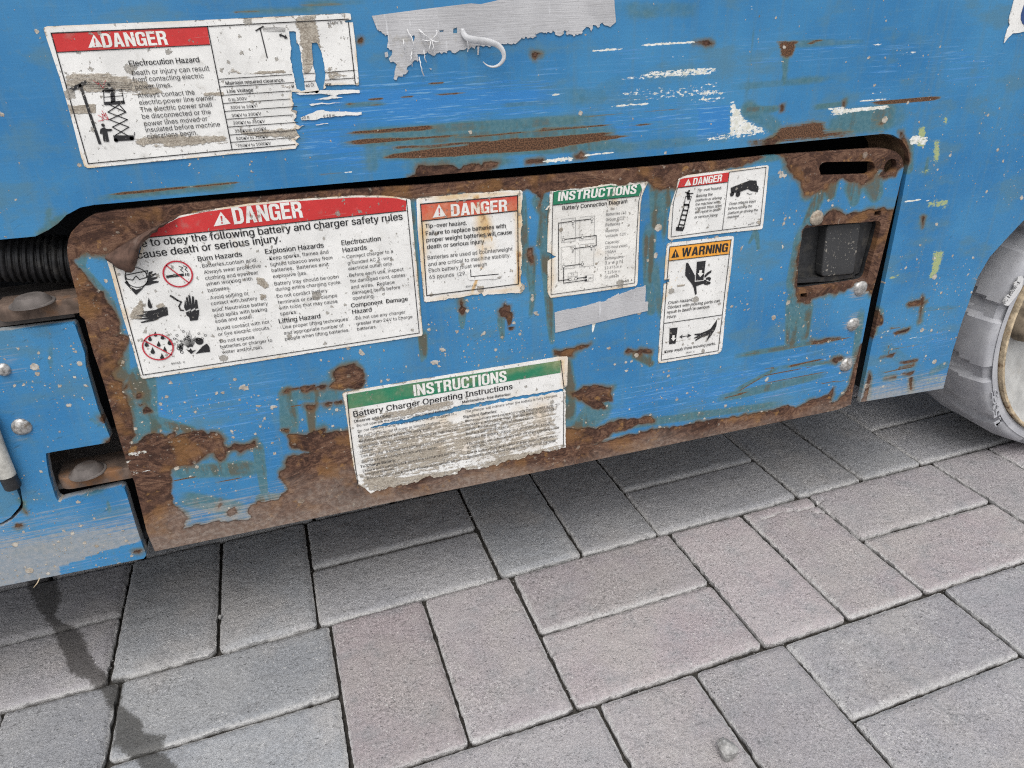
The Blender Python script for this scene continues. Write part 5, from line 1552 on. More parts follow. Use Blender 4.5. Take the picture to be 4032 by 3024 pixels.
for k in range(16):
    a = math.radians(60 + 5.5 * k)
    r0, r1 = 20, 70 + 60 * rnd.random()
    pa += line(K4(622 + r0 * math.cos(a), 1130 - r0 * math.sin(a), 622 + r1 * math.cos(a), 1130 - r1 * math.sin(a)), 2.6 * pk)
for k in range(26):
    a = math.radians(35 + 130 * rnd.random())
    r1 = 60 + 90 * rnd.random()
    pa += ring(K4, 620 + r1 * math.cos(a), 1135 - r1 * math.sin(a) * .95, 6 + 4 * rnd.random(), 3)
for k in range(14):
    a = math.radians(150 + 70 * rnd.random())
    pa += ring(K4, 610 + (50 + 22 * rnd.random()) * math.cos(a), 1130 - 35 * math.sin(a) - 25 * rnd.random(), 11, 3)
flat('pictogram', pa, M_INK, S2, y1 - DY, w2)
# the curled corner: a strip of film turned over towards the viewer, brown adhesive side out
A0, A1 = np.array(K4.p(58, 515)), np.array(K4.p(545, 250))
edge = np.array([K4.p(*q) for q in ((62, 525), (90, 545), (125, 565), (160, 582), (192, 592), (205, 606), (240, 600), (268, 570), (280, 520), (300, 455), (316, 425), (338, 392), (390, 345), (470, 295), (545, 256))])
root = np.array([A0 + (A1 - A0) * t + np.array([0, .002 * math.sin(math.pi * t)]) for t in np.linspace(0, 1, 60)])
ed = densify(edge, .0012, False)
ed = np.array([ed[int(i)] for i in np.linspace(0, len(ed) - 1, 60)])
ed = ed + (np.c_[vnoise(ed, 300, 2), vnoise(ed, 300, 8)] - .5) * .0022
V, F = [], []
NV = 14
for i in range(60):
    t = i / 59
    bulge = math.sin(math.pi * min(1, t * 1.02)) ** .7
    for j in range(NV):
        s = j / (NV - 1)
        p = root[i] * (1 - s) + ed[i] * s
        lift_ = (math.sin(s * math.pi * .78)) * .013 * bulge + .0012
        V.append((p[0], YS - lift_, p[1] + .002 * bulge * math.sin(s * math.pi)))
for i in range(59):
    for j in range(NV - 1):
        F.append((i * NV + j, i * NV + j + 1, (i + 1) * NV + j + 1, (i + 1) * NV + j))
fp = link_mesh('curled_corner', V, F, M_FLAP, S2, True)
so = fp.modifiers.new('film', 'SOLIDIFY')
so.thickness = .0005

# ------------------------------------------------------------------ sticker: counterweight batteries
w3 = wear_fields([(K5(445, 690, 500, 690, 510, 750, 455, 745), .002, .7), (K5(720, 690, 770, 680, 765, 750, 730, 750), .002, .7), (K5(170, 350, 220, 340, 210, 370, 180, 380), .0015, .7), (K5(610, 350, 650, 345, 645, 360, 620, 365), .0015, .7), (K5(670, 590, 690, 580, 690, 615, 672, 610), .001, .6), (K5(380, 580, 520, 560, 620, 590, 600, 660, 400, 660), .004, .15), (K5(140, 740, 175, 740, 180, 770, 150, 770), .001, .6)],
                 [(K5(75, 110, 745, 78, 745, 110, 110, 150, 130, 300, 120, 800, 85, 500), .006, 1.0), (K5(705, 120, 745, 90, 742, 720, 700, 700), .006, .95), (K5(400, 100, 480, 90, 560, 330, 545, 420, 470, 400), .008, .95), (K5(100, 760, 400, 740, 740, 680, 745, 735, 120, 805), .006, .7), (K5(440, 420, 580, 400, 590, 480, 520, 500, 500, 640, 460, 650), .010, .80)],
                 SK(K5, (430, 100, 520, 300, 26, 14, .95), (455, 90, 470, 240, 20, 14, .9), (510, 290, 560, 420, 14, 6, .9), (500, 340, 480, 560, 10, 6, .7), (490, 560, 420, 740, 12, 16, .85), (720, 450, 730, 700, 24, 20, .95), (70, 140, 140, 130, 10, 8, 1.0), (95, 260, 110, 700, 12, 10, .7)))
o3 = cat(jag(K5(64, 150, 66, 138, 78, 130, 400, 100, 735, 78), .0004, .001, 31, False), jag(K5(745, 90, 742, 300, 738, 420, 745, 480, 738, 560, 742, 640, 738, 700, 748, 735), .0009, .001, 32, False), jag(K5(740, 738, 520, 752, 500, 765, 482, 742, 460, 752, 130, 802), .0006, .001, 33, False), K5(112, 795, 92, 560, 72, 330))
S3 = sticker('danger_sticker', 'nearly square danger sticker about tip-over hazard with rust runs, right of the largest sticker', o3, w3, M_SHEET)
flat('header_band', [K5(90, 170, 400, 142, 715, 114, 711, 210, 400, 244, 95, 276)], M_RED, S3, y1, w3)
lw = mm(K5, 500, 400, 6)
flat('ruled_lines', line(K5(90, 168, 130, 757, 720, 683, 715, 113, 90, 168), lw) + line(K5(95, 277, 711, 211), lw), M_INK, S3, y1 - DY, w3)
triangle_mark(K5, (168, 256), (254, 244), (208, 168), S3, w3, M_WHITE, M_RED, y1 - DY)
signal_word('DANGER', K5, 288, 247, 650, 213, 0, 78, M_WHITE, S3, y1 - DY, w3)
lettering('lettering', [(K5, 'Tip-over hazard.', 120, 322, 388, 301, B, 0, None), (K5, 'Failure to replace batteries with', 124, 370, 640, 320, B, 0, None), (K5, 'proper weight batteries will cause', 128, 413, 678, 360, B, 0, None), (K5, 'death or serious injury.', 132, 457, 508, 419, B, 0, None), (K5, 'Batteries are used as counterweight', 136, 525, 683, 467, .004, 0, None), (K5, 'and are critical to machine stability.', 140, 568, 670, 508, .004, 0, None), (K5, 'Each battery must weigh', 143, 608, 518, 566, .004, 0, None), (K5, '65 pounds  (29.', 147, 650, 385, 624, .004, 0, None), (K5, '43617  01', 380, 705, 456, 696, .012, 0, None)], M_INK, S3, y1 - DY, w3)
patch = flat('torn_patch', [K5(394, 598, 400, 586, 470, 582, 560, 612, 618, 620, 606, 640, 590, 648, 404, 658, 394, 645)], M_SHEET, S3, y1 - 1.6 * DY)
flat('ruled_lines', line(K5(412, 590, 414, 634, 590, 618), lw * .9), M_INK, patch, y1 - 2.4 * DY)

# ------------------------------------------------------------------ sticker: battery connection diagram
w4 = wear_fields([(L8(310, 530, 340, 505, 355, 540, 330, 560, 312, 550), .001, .8), (L8(525, 655, 548, 650, 545, 675, 528, 672), .001, .8), (L8(605, 805, 640, 800, 635, 830, 615, 828), .001, .8), (L8(810, 210, 870, 165, 960, 140, 960, 165, 880, 200, 830, 255), .003, .6), (L8(290, 195, 700, 150, 720, 185, 500, 205, 300, 215), .004, .35), (L8(270, 970, 400, 960, 420, 1000, 290, 1060), .004, .35), (L8(540, 960, 620, 950, 620, 1010, 560, 1010), .003, .35)],
                 [(L8(225, 560, 290, 750, 280, 1000, 260, 1090, 222, 1050), .008, .8), (L8(240, 660, 330, 660, 320, 1060, 245, 1080), .010, .42), (L8(600, 640, 720, 660, 720, 760, 600, 760), .012, .5), (L8(740, 140, 800, 140, 810, 320, 750, 320), .008, .7), (L8(380, 700, 480, 700, 480, 800, 380, 800), .012, .3), (L8(450, 470, 520, 470, 520, 600, 450, 600), .012, .3), (L8(940, 200, 1000, 200, 985, 420, 950, 420), .006, .3)])
o4 = cat(jag(L8(245, 216, 330, 208, 440, 198, 520, 192, 620, 176, 700, 160, 740, 146, 770, 150, 800, 168, 860, 166, 900, 150, 950, 152, 1000, 138, 1048, 133), .0007, .001, 41, False), L8(1052, 142, 1030, 190, 1005, 250, 992, 330, 984, 480, 976, 700, 968, 960, 962, 990, 950, 1002, 600, 1052, 248, 1101), L8(232, 1080, 219, 1042, 221, 900, 222, 800), jag(L8(224, 795, 255, 778, 292, 758, 255, 738, 221, 716), .0005, .001, 42, False), L8(222, 560, 230, 400), jag(L8(240, 345, 222, 368, 200, 372, 240, 330, 236, 270), .0003, .001, 43, False))
bend = lambda P: -.006 * np.clip((P[:, 1] - L8.p(900, 200)[1]) / .02, 0, 1) ** 2 * np.clip((P[:, 0] - L8.p(860, 200)[0]) / .02, 0, 1)
S4 = sticker('instructions_sticker', 'yellowed green headed instructions sticker with a battery wiring diagram, torn along its top', o4, w4, M_SHEET_CR, yfn=bend)
flat('header_band', [cat(jag(L8(270, 216, 520, 200, 700, 172, 760, 165), .0005, .001, 44, False), L8(800, 172, 860, 172, 905, 160, 940, 168, 985, 152), L8(1000, 190, 975, 252, 700, 278, 262, 328))], M_GREEN, S4, y1 - .0004, w4)
signal_word('INSTRUCTIONS', L8, 302, 297, 950, 234, .12, 76, M_WHITE, S4, y1 - DY - .0004, w4)
lw = mm(L8, 500, 600, 5)
flat('ruled_lines', line(L8(268, 230, 262, 330, 248, 1070, 600, 1022, 940, 974, 960, 560, 974, 300, 1000, 200), lw) + line(L8(262, 330, 700, 280, 975, 254), lw), M_INK, S4, y1 - DY - .0002, w4)
lettering('lettering', [(L8, 'Battery Connection Diagram', 342, 371, 880, 312, B, 0, None)], M_INK, S4, y1 - DY, w4)
lettering('lettering', [(L8, t, a, b_, c, d, .004, 0, None) for t, a, b_, c, d in (('Batteries (4):', 703, 418, 876, 401), ('Group GC2', 702, 462, 853, 447), ('Batteries', 700, 505, 820, 493), ('Nominal', 700, 555, 808, 544), ('Voltage:  12V', 698, 597, 870, 577), ('Capacity', 697, 652, 812, 640), ('(20 hour rate):', 697, 692, 882, 672), ('150AH', 697, 730, 785, 721), ('Dimensions', 695, 782, 847, 766), ('(l x w x h)', 694, 822, 843, 806), ('12.875 in x', 693, 860, 833, 845), ('7.125 in x', 691, 900, 818, 885), ('10.688 in', 690, 938, 808, 924))], M_GREYINK, S4, y1 - DY, w4)
lettering('lettering', [(L8, '214864   A', 825, 971, 921, 957, .014, 0, None)], M_INK, S4, y1 - DY, w4)
k4 = mm(L8, 500, 600, 1)
th = []
for q in ((332, 448, 452, 435, 448, 628, 332, 640), (488, 430, 610, 417, 605, 608, 487, 622), (332, 680, 450, 665, 447, 848, 332, 862), (487, 658, 605, 645, 602, 830, 486, 843), (390, 893, 470, 885, 468, 945, 388, 955), (530, 912, 598, 905, 597, 958, 528, 963)):
    th += line(L8(*q), 2.2 * k4, True)
dg4 = flat('wiring_diagram', th, M_GREYINK, S4, y1 - DY, w4)
th = line(L8(405, 943, 310, 957, 310, 478, 428, 462, 586, 443), 6 * k4) + line(L8(350, 614, 507, 595, 622, 580, 622, 665, 582, 670, 430, 690), 6 * k4) + line(L8(507, 817, 352, 836, 352, 975, 537, 950), 6 * k4) + line(L8(452, 937, 537, 925), 6 * k4)
for x, y in ((428, 490), (585, 472), (428, 717), (582, 697)):
    th += line(L8(x - 7, y + 1, x + 7, y - 1), 2.5 * k4) + line(L8(x, y - 7, x, y + 7), 2.5 * k4)
for x, y in ((350, 590), (505, 572), (352, 815), (507, 796)):
    th += line(L8(x - 6, y + 1, x + 6, y - 1), 2.5 * k4)
flat('wire_lines', th, M_INK, dg4, y1 - 2 * DY, w4)
nodes = ((428, 462), (586, 443), (350, 614), (507, 595), (430, 690), (582, 670), (352, 836), (507, 817), (405, 943), (452, 937), (537, 925), (537, 950))
flat('terminal_dot', [circ(L8, x, y, 11 if x < 530 or y < 900 else 9, 18) for x, y in nodes], M_INK, dg4, y1 - 2.5 * DY, w4)
flat('terminal_face', [circ(L8, x, y, 8, 18) for x, y in nodes[:10]], M_SHEET_CR, dg4, y1 - 3 * DY, w4)
lettering('lettering', [(L8, 'F6', 418, 910, 440, 907, .004, 0, None), (L8, '275A Fuse', 393, 931, 464, 922, .004, 0, 11), (L8, 'QD1', 557, 942, 592, 938, .004, 0, 14)], M_GREYINK, S4, y1 - DY, w4)

# ------------------------------------------------------------------ sticker: chassis trays
w5 = wear_fields([(L8(1270, 470, 1300, 480, 1400, 460, 1400, 500, 1350, 540, 1290, 560), .004, .5), (L8(1330, 220, 1360, 200, 1350, 260, 1310, 300), .003, .45), (L8(1940, 440, 2000, 430, 1990, 500, 1950, 500), .002, .6), (L8(1790, 300, 1830, 300, 1820, 370, 1790, 360), .002, .35)],
                 [(L8(1225, 400, 1290, 180, 1300, 190, 1250, 410, 1240, 610, 1220, 600), .005, .5)], SK(L8, (1280, 270, 1330, 230, 10, 8, .4)))
o5 = cat(L8(1312, 110, 1345, 95, 1385, 82, 1560, 60, 1720, 42, 2040, 0, 2052, 6, 2053, 20, 2030, 270, 2006, 515, 1994, 530, 1600, 572, 1232, 618, 1218, 605), jag(L8(1222, 500, 1232, 400, 1250, 310, 1262, 262, 1290, 186, 1295, 150, 1305, 115), .0005, .001, 51, False))
S5 = sticker('danger_sticker', 'small two panel danger sticker about closing chassis trays, near the tray slot', o5, w5, M_SHEET)
flat('header_band', [L8(1318, 118, 1345, 108, 1725, 58, 1712, 138, 1500, 165, 1296, 188)], M_RED, S5, y1, w5)
lw = mm(L8, 1600, 300, 4.5)
flat('ruled_lines', line(L8(1296, 188, 1262, 310, 1243, 593, 1600, 545, 1980, 497, 2030, 16, 1725, 56), lw) + line(L8(1725, 56, 1668, 535), lw) + line(L8(1296, 188, 1712, 139), lw), M_INK, S5, y1 - DY, w5)
triangle_mark(L8, (1352, 172), (1409, 164), (1386, 112), S5, w5, M_WHITE, M_ORANGE, y1 - DY)
signal_word('DANGER', L8, 1420, 166, 1660, 132, .14, 58, M_WHITE, S5, y1 - DY, w5)
lettering('lettering', [(L8, t, a, b_, c, d, .010, .12, None) for t, a, b_, c, d in (('Tip-over hazard.', 1458, 218, 1660, 196), ('Raising the', 1450, 265, 1585, 249), ('platform or driving', 1445, 300, 1660, 278), ('the machine with', 1443, 335, 1640, 312), ('chassis trays open', 1440, 368, 1662, 342), ('will result in death', 1438, 400, 1650, 375), ('or serious injury.', 1435, 441, 1632, 418), ('Close chassis trays', 1720, 330, 1943, 306), ('before raising the', 1715, 368, 1912, 346), ('platform or driving the', 1712, 407, 1960, 378), ('machine.', 1710, 440, 1808, 428), ('44737   B', 1882, 496, 1955, 480))], M_INK, S5, y1 - DY, w5)
k5 = mm(L8, 1600, 300, 1)
pa = line(L8(1300, 520, 1355, 320), 9 * k5) + line(L8(1345, 525, 1392, 325), 9 * k5)
for q in ((1310, 490, 1350, 496), (1322, 450, 1362, 455), (1332, 410, 1372, 415), (1342, 370, 1380, 375), (1352, 330, 1390, 330)):
    pa += line(L8(*q), 10 * k5)
pa += [L8(1285, 510, 1355, 512, 1340, 545, 1282, 542), L8(1345, 320, 1392, 318, 1390, 332, 1345, 332), L8(1375, 215, 1395, 225, 1400, 250, 1398, 285, 1378, 285, 1372, 245), circ(L8, 1392, 212, 8, 12)]
pa += line(L8(1362, 222, 1385, 235, 1425, 232), 7 * k5) + line(L8(1350, 320, 1365, 255), 5 * k5) + line(L8(1392, 318, 1412, 258), 5 * k5) + line(L8(1365, 258, 1412, 258), 4 * k5)
flat('pictogram', pa, M_INK, S5, y1 - DY, w5)
pa = [L8(1736, 186, 1895, 124, 1950, 126, 1955, 165, 1968, 178, 1962, 222, 1905, 212, 1880, 196, 1800, 225, 1740, 228), circ(L8, 1748, 238, 17, 18), circ(L8, 1797, 240, 19, 18)] + line(L8(1870, 228, 1890, 240, 1915, 236), 4 * k5)
flat('pictogram', pa, M_INK, S5, y1 - DY, w5)

# ------------------------------------------------------------------ sticker: crush hazard
w6 = wear_fields([(L3(140, 1330, 360, 1300, 520, 1270, 900, 1180, 900, 1260, 560, 1330, 160, 1390), .003, .52), (L3(130, 1280, 200, 1300, 190, 1400, 130, 1390), .003, .5), (L3(335, 665, 440, 655, 440, 685, 345, 690), .001, .8), (L3(820, 1300, 900, 1290, 880, 1440, 820, 1450), .004, .5), (L3(300, 520, 400, 505, 390, 540, 340, 550), .002, .5), (L3(240, 1520, 300, 1500, 320, 1600, 260, 1560), .003, .6), (L3(560, 1490, 680, 1460, 660, 1500, 580, 1510), .002, .5), (L3(530, 100, 590, 90, 580, 160, 550, 160), .002, .5)],
                 [(L3(200, 360, 260, 360, 240, 560, 290, 620, 260, 760, 180, 900, 190, 680), .006, .62), (L3(150, 900, 190, 920, 180, 1280, 140, 1280), .006, .3)], SK(L3, (590, 60, 450, 390, 4, 3, .9), (450, 390, 180, 870, 3, 3, .8)))
o6 = L3(222, 200, 232, 180, 255, 168, 620, 128, 990, 84, 1012, 90, 1020, 105, 985, 480, 930, 900, 880, 1420, 866, 1455, 840, 1480, 500, 1535, 155, 1594, 128, 1585, 119, 1560, 140, 1220, 160, 950, 176, 800, 186, 655, 250, 630, 250, 598, 192, 612, 205, 400)
S6 = sticker('warning_sticker', 'tall orange headed warning sticker with crushed hand symbols', o6, w6, M_SHEET)
flat('header_band', [L3(257, 216, 620, 172, 982, 130, 956, 297, 600, 338, 250, 378)], M_ORANGE, S6, y1, w6)
lw = mm(L3, 500, 800, 8)
flat('ruled_lines', line(L3(256, 214, 205, 830, 155, 1557, 500, 1500, 830, 1445, 905, 800, 983, 129, 256, 214), lw) + line(L3(192, 1120, 875, 1020), lw) + line(L3(250, 379, 956, 298), lw), M_INK, S6, y1 - DY, w6)
tri6 = flat('alert_triangle', [L3(272, 346, 367, 333, 325, 235)], M_INK, S6, y1 - DY, w6)
flat('exclamation_mark', [L3(316, 272, 330, 270, 328, 305, 318, 306), circ(L3, 322, 320, 7, 14)], M_ORANGE, tri6, y1 - 2 * DY, w6)
signal_word('WARNING', L3, 392, 333, 938, 270, .04, 104, M_INK, S6, y1 - DY, w6)
for grp_ in (('Crush Hazard', 4), ('Keep', 2)):
    lettering('lettering', [(L3, t, a, b_, c, d, .014, .08, None) for t, a, b_, c, d in (('Crush Hazard', 235, 895, 518, 855), ('Contact with moving parts can', 228, 950, 848, 866), ('result in death or serious', 222, 1007, 725, 936), ('injury.', 220, 1062, 336, 1046), ('Keep away from moving parts.', 192, 1473, 800, 1372), ('28181   C', 445, 1479, 548, 1462))][(0 if grp_[1] == 4 else 4):(4 if grp_[1] == 4 else 6)], M_INK, S6, y1 - DY, w6)
pa = [L3(450, 402, 475, 405, 555, 555, 552, 628, 655, 615, 675, 600, 700, 620, 742, 632, 735, 655, 690, 664, 668, 662, 655, 650, 570, 680, 576, 770, 556, 785, 540, 700, 520, 655, 470, 595, 437, 545), L3(578, 390, 683, 377, 655, 604, 563, 612), L3(668, 550, 700, 518, 752, 486, 748, 516, 722, 534, 692, 562, 668, 582), L3(682, 582, 722, 568, 746, 580, 738, 610, 722, 622, 712, 600, 690, 606)]
crush = flat('pictogram', pa, M_INK, S6, y1 - DY, w6)
arrow = lambda a: flat('arrow_mark', [a], M_WHITE, crush, y1 - 2 * DY, w6)
arrow(L3(605, 490, 638, 486, 632, 520, 656, 526, 615, 570, 584, 525, 602, 522))
pa = [L3(255, 1180, 350, 1168, 325, 1360, 248, 1368), L3(818, 1070, 812, 1142, 790, 1200, 708, 1318, 692, 1318, 722, 1254, 640, 1282, 562, 1330, 556, 1318, 600, 1284, 548, 1302, 546, 1290, 592, 1266, 545, 1258, 555, 1244, 620, 1238, 700, 1206, 742, 1182),
      L3(370, 1282, 410, 1250, 402, 1272, 470, 1266, 468, 1242, 512, 1262, 464, 1294, 468, 1274, 402, 1280, 404, 1302)]
crush2 = flat('pictogram', pa, M_INK, S6, y1 - DY, w6)
flat('arrow_mark', [L3(285, 1262, 312, 1259, 310, 1290, 328, 1292, 296, 1330, 270, 1296, 284, 1294)], M_WHITE, crush2, y1 - 2 * DY, w6)

# ------------------------------------------------------------------ sticker: charger operating instructions
w7 = wear_fields([(K6(960, 640, 1300, 590, 1320, 1060, 980, 1140), .012, .54), (K6(200, 880, 1150, 720, 1150, 1130, 260, 1260), .02, .60), (K6(1200, 800, 2040, 660, 2050, 920, 1250, 1080), .02, .58), (K6(150, 740, 700, 660, 1080, 600, 1180, 700, 1160, 1100, 700, 1230, 300, 1300, 200, 1080), .012, .53), (K6(1080, 620, 2040, 440, 2050, 920, 1500, 1050, 1160, 1110), .012, .51), (K6(220, 1130, 700, 1130, 1150, 1060, 2050, 860, 2050, 940, 1500, 1060, 700, 1240, 320, 1310), .010, .80),
                  (K6(370, 620, 480, 580, 1000, 470, 1140, 500, 1050, 580, 700, 650, 350, 720), .006, .62), (K6(160, 560, 300, 540, 350, 640, 190, 740), .006, .5), (K6(1550, 470, 1700, 430, 1760, 440, 1600, 500), .004, .5), (K6(1640, 190, 1980, 150, 1990, 190, 1650, 230), .004, .45), (K6(780, 390, 900, 380, 1080, 400, 1060, 450, 800, 450), .006, .32), (K6(1200, 340, 1340, 320, 1540, 230, 1560, 260, 1400, 380), .005, .35), (K6(1400, 980, 2050, 880, 2040, 930, 1450, 1050), .006, .8), (K6(170, 730, 460, 690, 1000, 600, 1000, 660, 240, 790), .006, .42)],
                 [(K6(100, 420, 170, 450, 220, 1100, 280, 1250, 200, 1080, 130, 700), .006, .6), (K6(1960, 120, 2070, 120, 2060, 400, 2010, 400), .006, .72), (K6(1450, 420, 2050, 380, 2050, 520, 1500, 560), .012, .5), (K6(130, 560, 2050, 380, 2050, 930, 250, 1260), .02, .40), (K6(700, 320, 900, 300, 880, 340, 700, 350), .006, .4)])
b7 = jag(K6(330, 742, 375, 718, 500, 690, 700, 650, 850, 612, 1000, 585, 1080, 552, 1160, 540, 1330, 512, 1500, 482, 1800, 436, 2030, 395, 2035, 418, 1800, 462, 1500, 512, 1330, 545, 1180, 580, 1000, 622, 850, 655, 700, 684, 500, 722), .0008, .001, 71)
o7 = cat(K6(104, 445, 112, 432, 130, 424, 700, 328, 1400, 215, 1980, 120, 2060, 116, 2068, 125), jag(K6(2060, 370, 2030, 396, 2048, 420, 2050, 900), .0006, .001, 72, False),
         jag(K6(2050, 915, 2000, 912, 1880, 952, 1860, 935, 1800, 965, 1720, 975, 1650, 1010, 1560, 1020, 1480, 1052, 1300, 1088, 1180, 1110, 1150, 1080, 1120, 1130, 900, 1165, 870, 1150, 700, 1228, 480, 1258, 350, 1305), .0016, .001, 73, False), K6(300, 1262, 240, 1228, 205, 1080, 180, 930, 152, 700, 130, 560))
S7 = sticker('instructions_sticker', 'heavily scuffed green headed charger instructions sticker at the bottom edge of the tray', o7, w7, M_SHEET, [b7])
flat('header_band', [K6(145, 446, 700, 350, 2004, 149, 2004, 256, 1500, 340, 800, 462, 160, 570)], M_GREEN, S7, y1, w7)
signal_word('INSTRUCTIONS', K6, 728, 460, 1535, 331, 0, 100, M_WHITE, S7, y1 - DY, w7)
lw = mm(K6, 1000, 700, 7)
for q_ in (K6(145, 445, 172, 730, 215, 1050, 240, 1220), K6(2004, 148, 2032, 380), K6(2032, 425, 2028, 900)):
    flat('ruled_line', line(q_, lw), M_INK, S7, y1 - DY, w7)
T7 = [('Battery Charger Operating Instructions', 203, 640, 1586, 396, B, 50), ('Observe and Obey:', 207, 690, 530, 636, B, None), ('Do not operate the machine with discharged batteries.', 232, 727, 1047, 585, .004, None), ('Do not operate machine with battery charger plugged in.', 240, 775, 1085, 622, .004, None), ('Do not use external charger or booster battery', 245, 818, 955, 695, .004, None), ('Recharge batteries after each work shift.', 250, 863, 876, 750, .004, None), ('Use proper AC input voltage for charging as indicated on', 255, 912, 1114, 755, .004, None), ('charger.', 260, 950, 381, 928, .004, None), ('Use only Ge   e authorized batteries and charger', 270, 993, 1006, 853, .004, None), ('Do not expose charger to rain and/or water.', 275, 1040, 936, 912, .004, None), ('To Charge Battery:', 262, 1085, 571, 1025, B, None), ('Ensure both battery pack plugs are connected before', 285, 1122, 1085, 957, .004, None), ('charging batteries.', 303, 1150, 560, 1097, .004, None), ('Remove battery pack covers. Covers must remain off for', 322, 1185, 1136, 1022, .004, None),
      ('Maintenance-free Batteries:', 1148, 522, 1569, 450, B, None), ('The charger will indicate when the battery is fully charged.', 1172, 605, 1977, 462, .004, None), ('Standard Batteries:', 1155, 652, 1451, 600, B, None), ('Remove battery vent caps and check battery acid level.  If', 1175, 686, 1986, 543, .004, None), ('necessary, add only enough distilled water to cover the', 1178, 722, 1946, 580, .004, None), ('plates.  Do not overfill prior to charge cycle.', 1180, 760, 1771, 650, .004, None), ('Replace battery vent caps.', 1183, 797, 1556, 730, .004, None), ('Connect the battery charger to a grounded AC circuit.', 1185, 840, 1921, 700, .004, None), ('The charger will automatically shut off when charging cycle', 1188, 887, 1992, 738, .004, None), ('is complete.', 1190, 917, 1350, 888, .004, None), ('Check battery fluid level when charge cycle is complete.', 1192, 962, 1952, 815, .004, None), ('Replenish with distilled water to the bottom of the tube', 1195, 998, 1960, 855, .004, None)]
lettering('lettering', [(K6, t, a, b_, c, d, k, 0, cp) for t, a, b_, c, d, k, cp in T7], M_INK, S7, y1 - DY, w7)

# ------------------------------------------------------------------ torn white decal at the far upper right
wd = wear_fields([(K3(2060, 0, 2130, 0, 2120, 260, 2070, 290), .004, .2)])
od = cat(jag(K3(2145, -60, 2140, 0, 2122, 70, 2108, 110, 2105, 150, 2112, 170, 2095, 200, 2078, 250, 2072, 290), .0003, .001, 81, False), jag(K3(2078, 286, 2095, 262, 2130, 228, 2212, 214, 2300, 205, 2420, 200, 2480, 190), .0003, .001, 82, False), K3(2480, -60))
S8 = sticker('torn_decal', 'torn white decal fragment with a dark blue mark, highest and farthest from the curled sticker', od, wd, M_SHEET, cat_='decal')
flat('printed_mark', [jag(K3(2216, -60, 2206, 30, 2194, 60, 2186, 90, 2184, 130, 2196, 160, 2215, 176, 2300, 180, 2360, 120, 2370, -60), .0003, .001, 83)], simple('navy_print', (.03, .07, .20), .5), S8, y1, wd)

# ------------------------------------------------------------------ worn white label on the tyre
tl = np.array([on_panel(*L2.uv(x, y), YT - .0004) for x, y in ((1068, 440), (1090, 432), (1100, 450), (1086, 510), (1050, 560), (1010, 608), (985, 604), (978, 585), (1000, 548), (1022, 540), (1026, 520), (1040, 510), (1044, 470), (1060, 462))])
S9 = plate('tyre_label', jag(tl, .0003, .001, 91), [], .0012, YT - .0009, .0012, sticker_material('pale_label_film', (.66, .66, .66), speck=.6), None, wear_fields())
tag(S9, 'small worn white label strip stuck on the grey tyre sidewall', 'label', 'stickers on the machine')
ty = [on_panel(*L2.uv(x, y), YT - .001) for x, y in ((992, 598), (1082, 470))]
def tyre_text(name, text, p0, p1, cap, mat, parent, y, bold):
    a, b = np.array(p0), np.array(p1)
    ex = (b - a) / np.hypot(*(b - a))
    ez = np.array([-ex[1], ex[0]])
    V, F = glyphs(text, bold)
    lo, hi = V[:, 0].min(), V[:, 0].max()
    sx = np.hypot(*(b - a)) / (hi - lo)
    Q = a + ((V[:, 0] - lo) * sx)[:, None] * ex + (V[:, 1] * cap / CAPH)[:, None] * ez
    V3 = [(q[0], y, q[1]) for q in Q]
    return link_mesh(name, V3, F, mat, parent)
tyre_text('lettering', 'PC 1100W-1', ty[0], ty[1], .0055, M_GREYINK, S9, YT - .0013, .01)
t15 = [on_panel(*L2.uv(x, y), YT) for x, y in ((962, 1308), (945, 1098))]
em = tyre_text('size_marking', '15X5', t15[0], t15[1], .0095, M_TYRE, wheel, YT - .0006, .012)
so = em.modifiers.new('raised', 'SOLIDIFY')
so.thickness = .0016
so.offset = 0

# ------------------------------------------------------------------ grey cloth tape
wt = wear_fields([(K2(230, 190, 700, 150, 700, 290, 430, 330, 390, 400, 300, 470, 270, 330), .006, .42), (K2(250, 205, 400, 200, 420, 250, 280, 260), .003, .7), (K2(400, 200, 660, 165, 660, 190, 420, 240), .003, .55), (K2(280, 330, 420, 340, 340, 470, 300, 470), .004, .5), (K2(1220, 170, 1320, 165, 1300, 215, 1240, 215), .003, .6), (K2(870, 230, 1010, 225, 1000, 260, 880, 265), .003, .5)])
ot = cat(K2(167, 92, 450, 55, 740, 20, 800, 24, 870, 8, 920, -4, 1200, -40, 1570, -82, 1576, 40, 1584, 128),
         jag(K2(1540, 145, 1410, 165, 1390, 190, 1312, 205, 1298, 160, 1290, 180, 1275, 214, 1240, 208, 1222, 178, 1180, 192, 1100, 215, 1020, 235, 950, 258, 885, 268, 700, 292, 600, 300, 530, 312, 435, 320, 438, 345, 400, 385, 370, 395, 345, 440, 310, 468, 294, 440, 292, 400, 300, 380, 276, 350, 270, 300, 245, 262, 238, 200, 215, 165, 188, 160), .0022, .001, 61, False))
ht = [jag(K2(640, 165, 664, 162, 662, 192, 642, 196), .0004, .001, 62), jag(K2(395, 205, 412, 200, 420, 225, 412, 245, 402, 240), .0006, .001, 63), jag(K2(560, 176, 585, 174, 584, 186, 562, 188), .0003, .001, 64)]
S10 = sticker('cloth_tape', 'long torn strip of grey cloth tape with a dangling curl, above the machine tray', ot, wt, M_TAPE, ht, .0013, -.0008, None, 'tape', .0006, 'grey cloth tape strips')
cp = [K2.p(*q) for q in ((690, 165), (694, 205), (722, 228), (790, 236), (850, 246), (890, 272), (905, 312), (902, 345), (880, 376), (850, 388), (820, 380), (798, 356))]
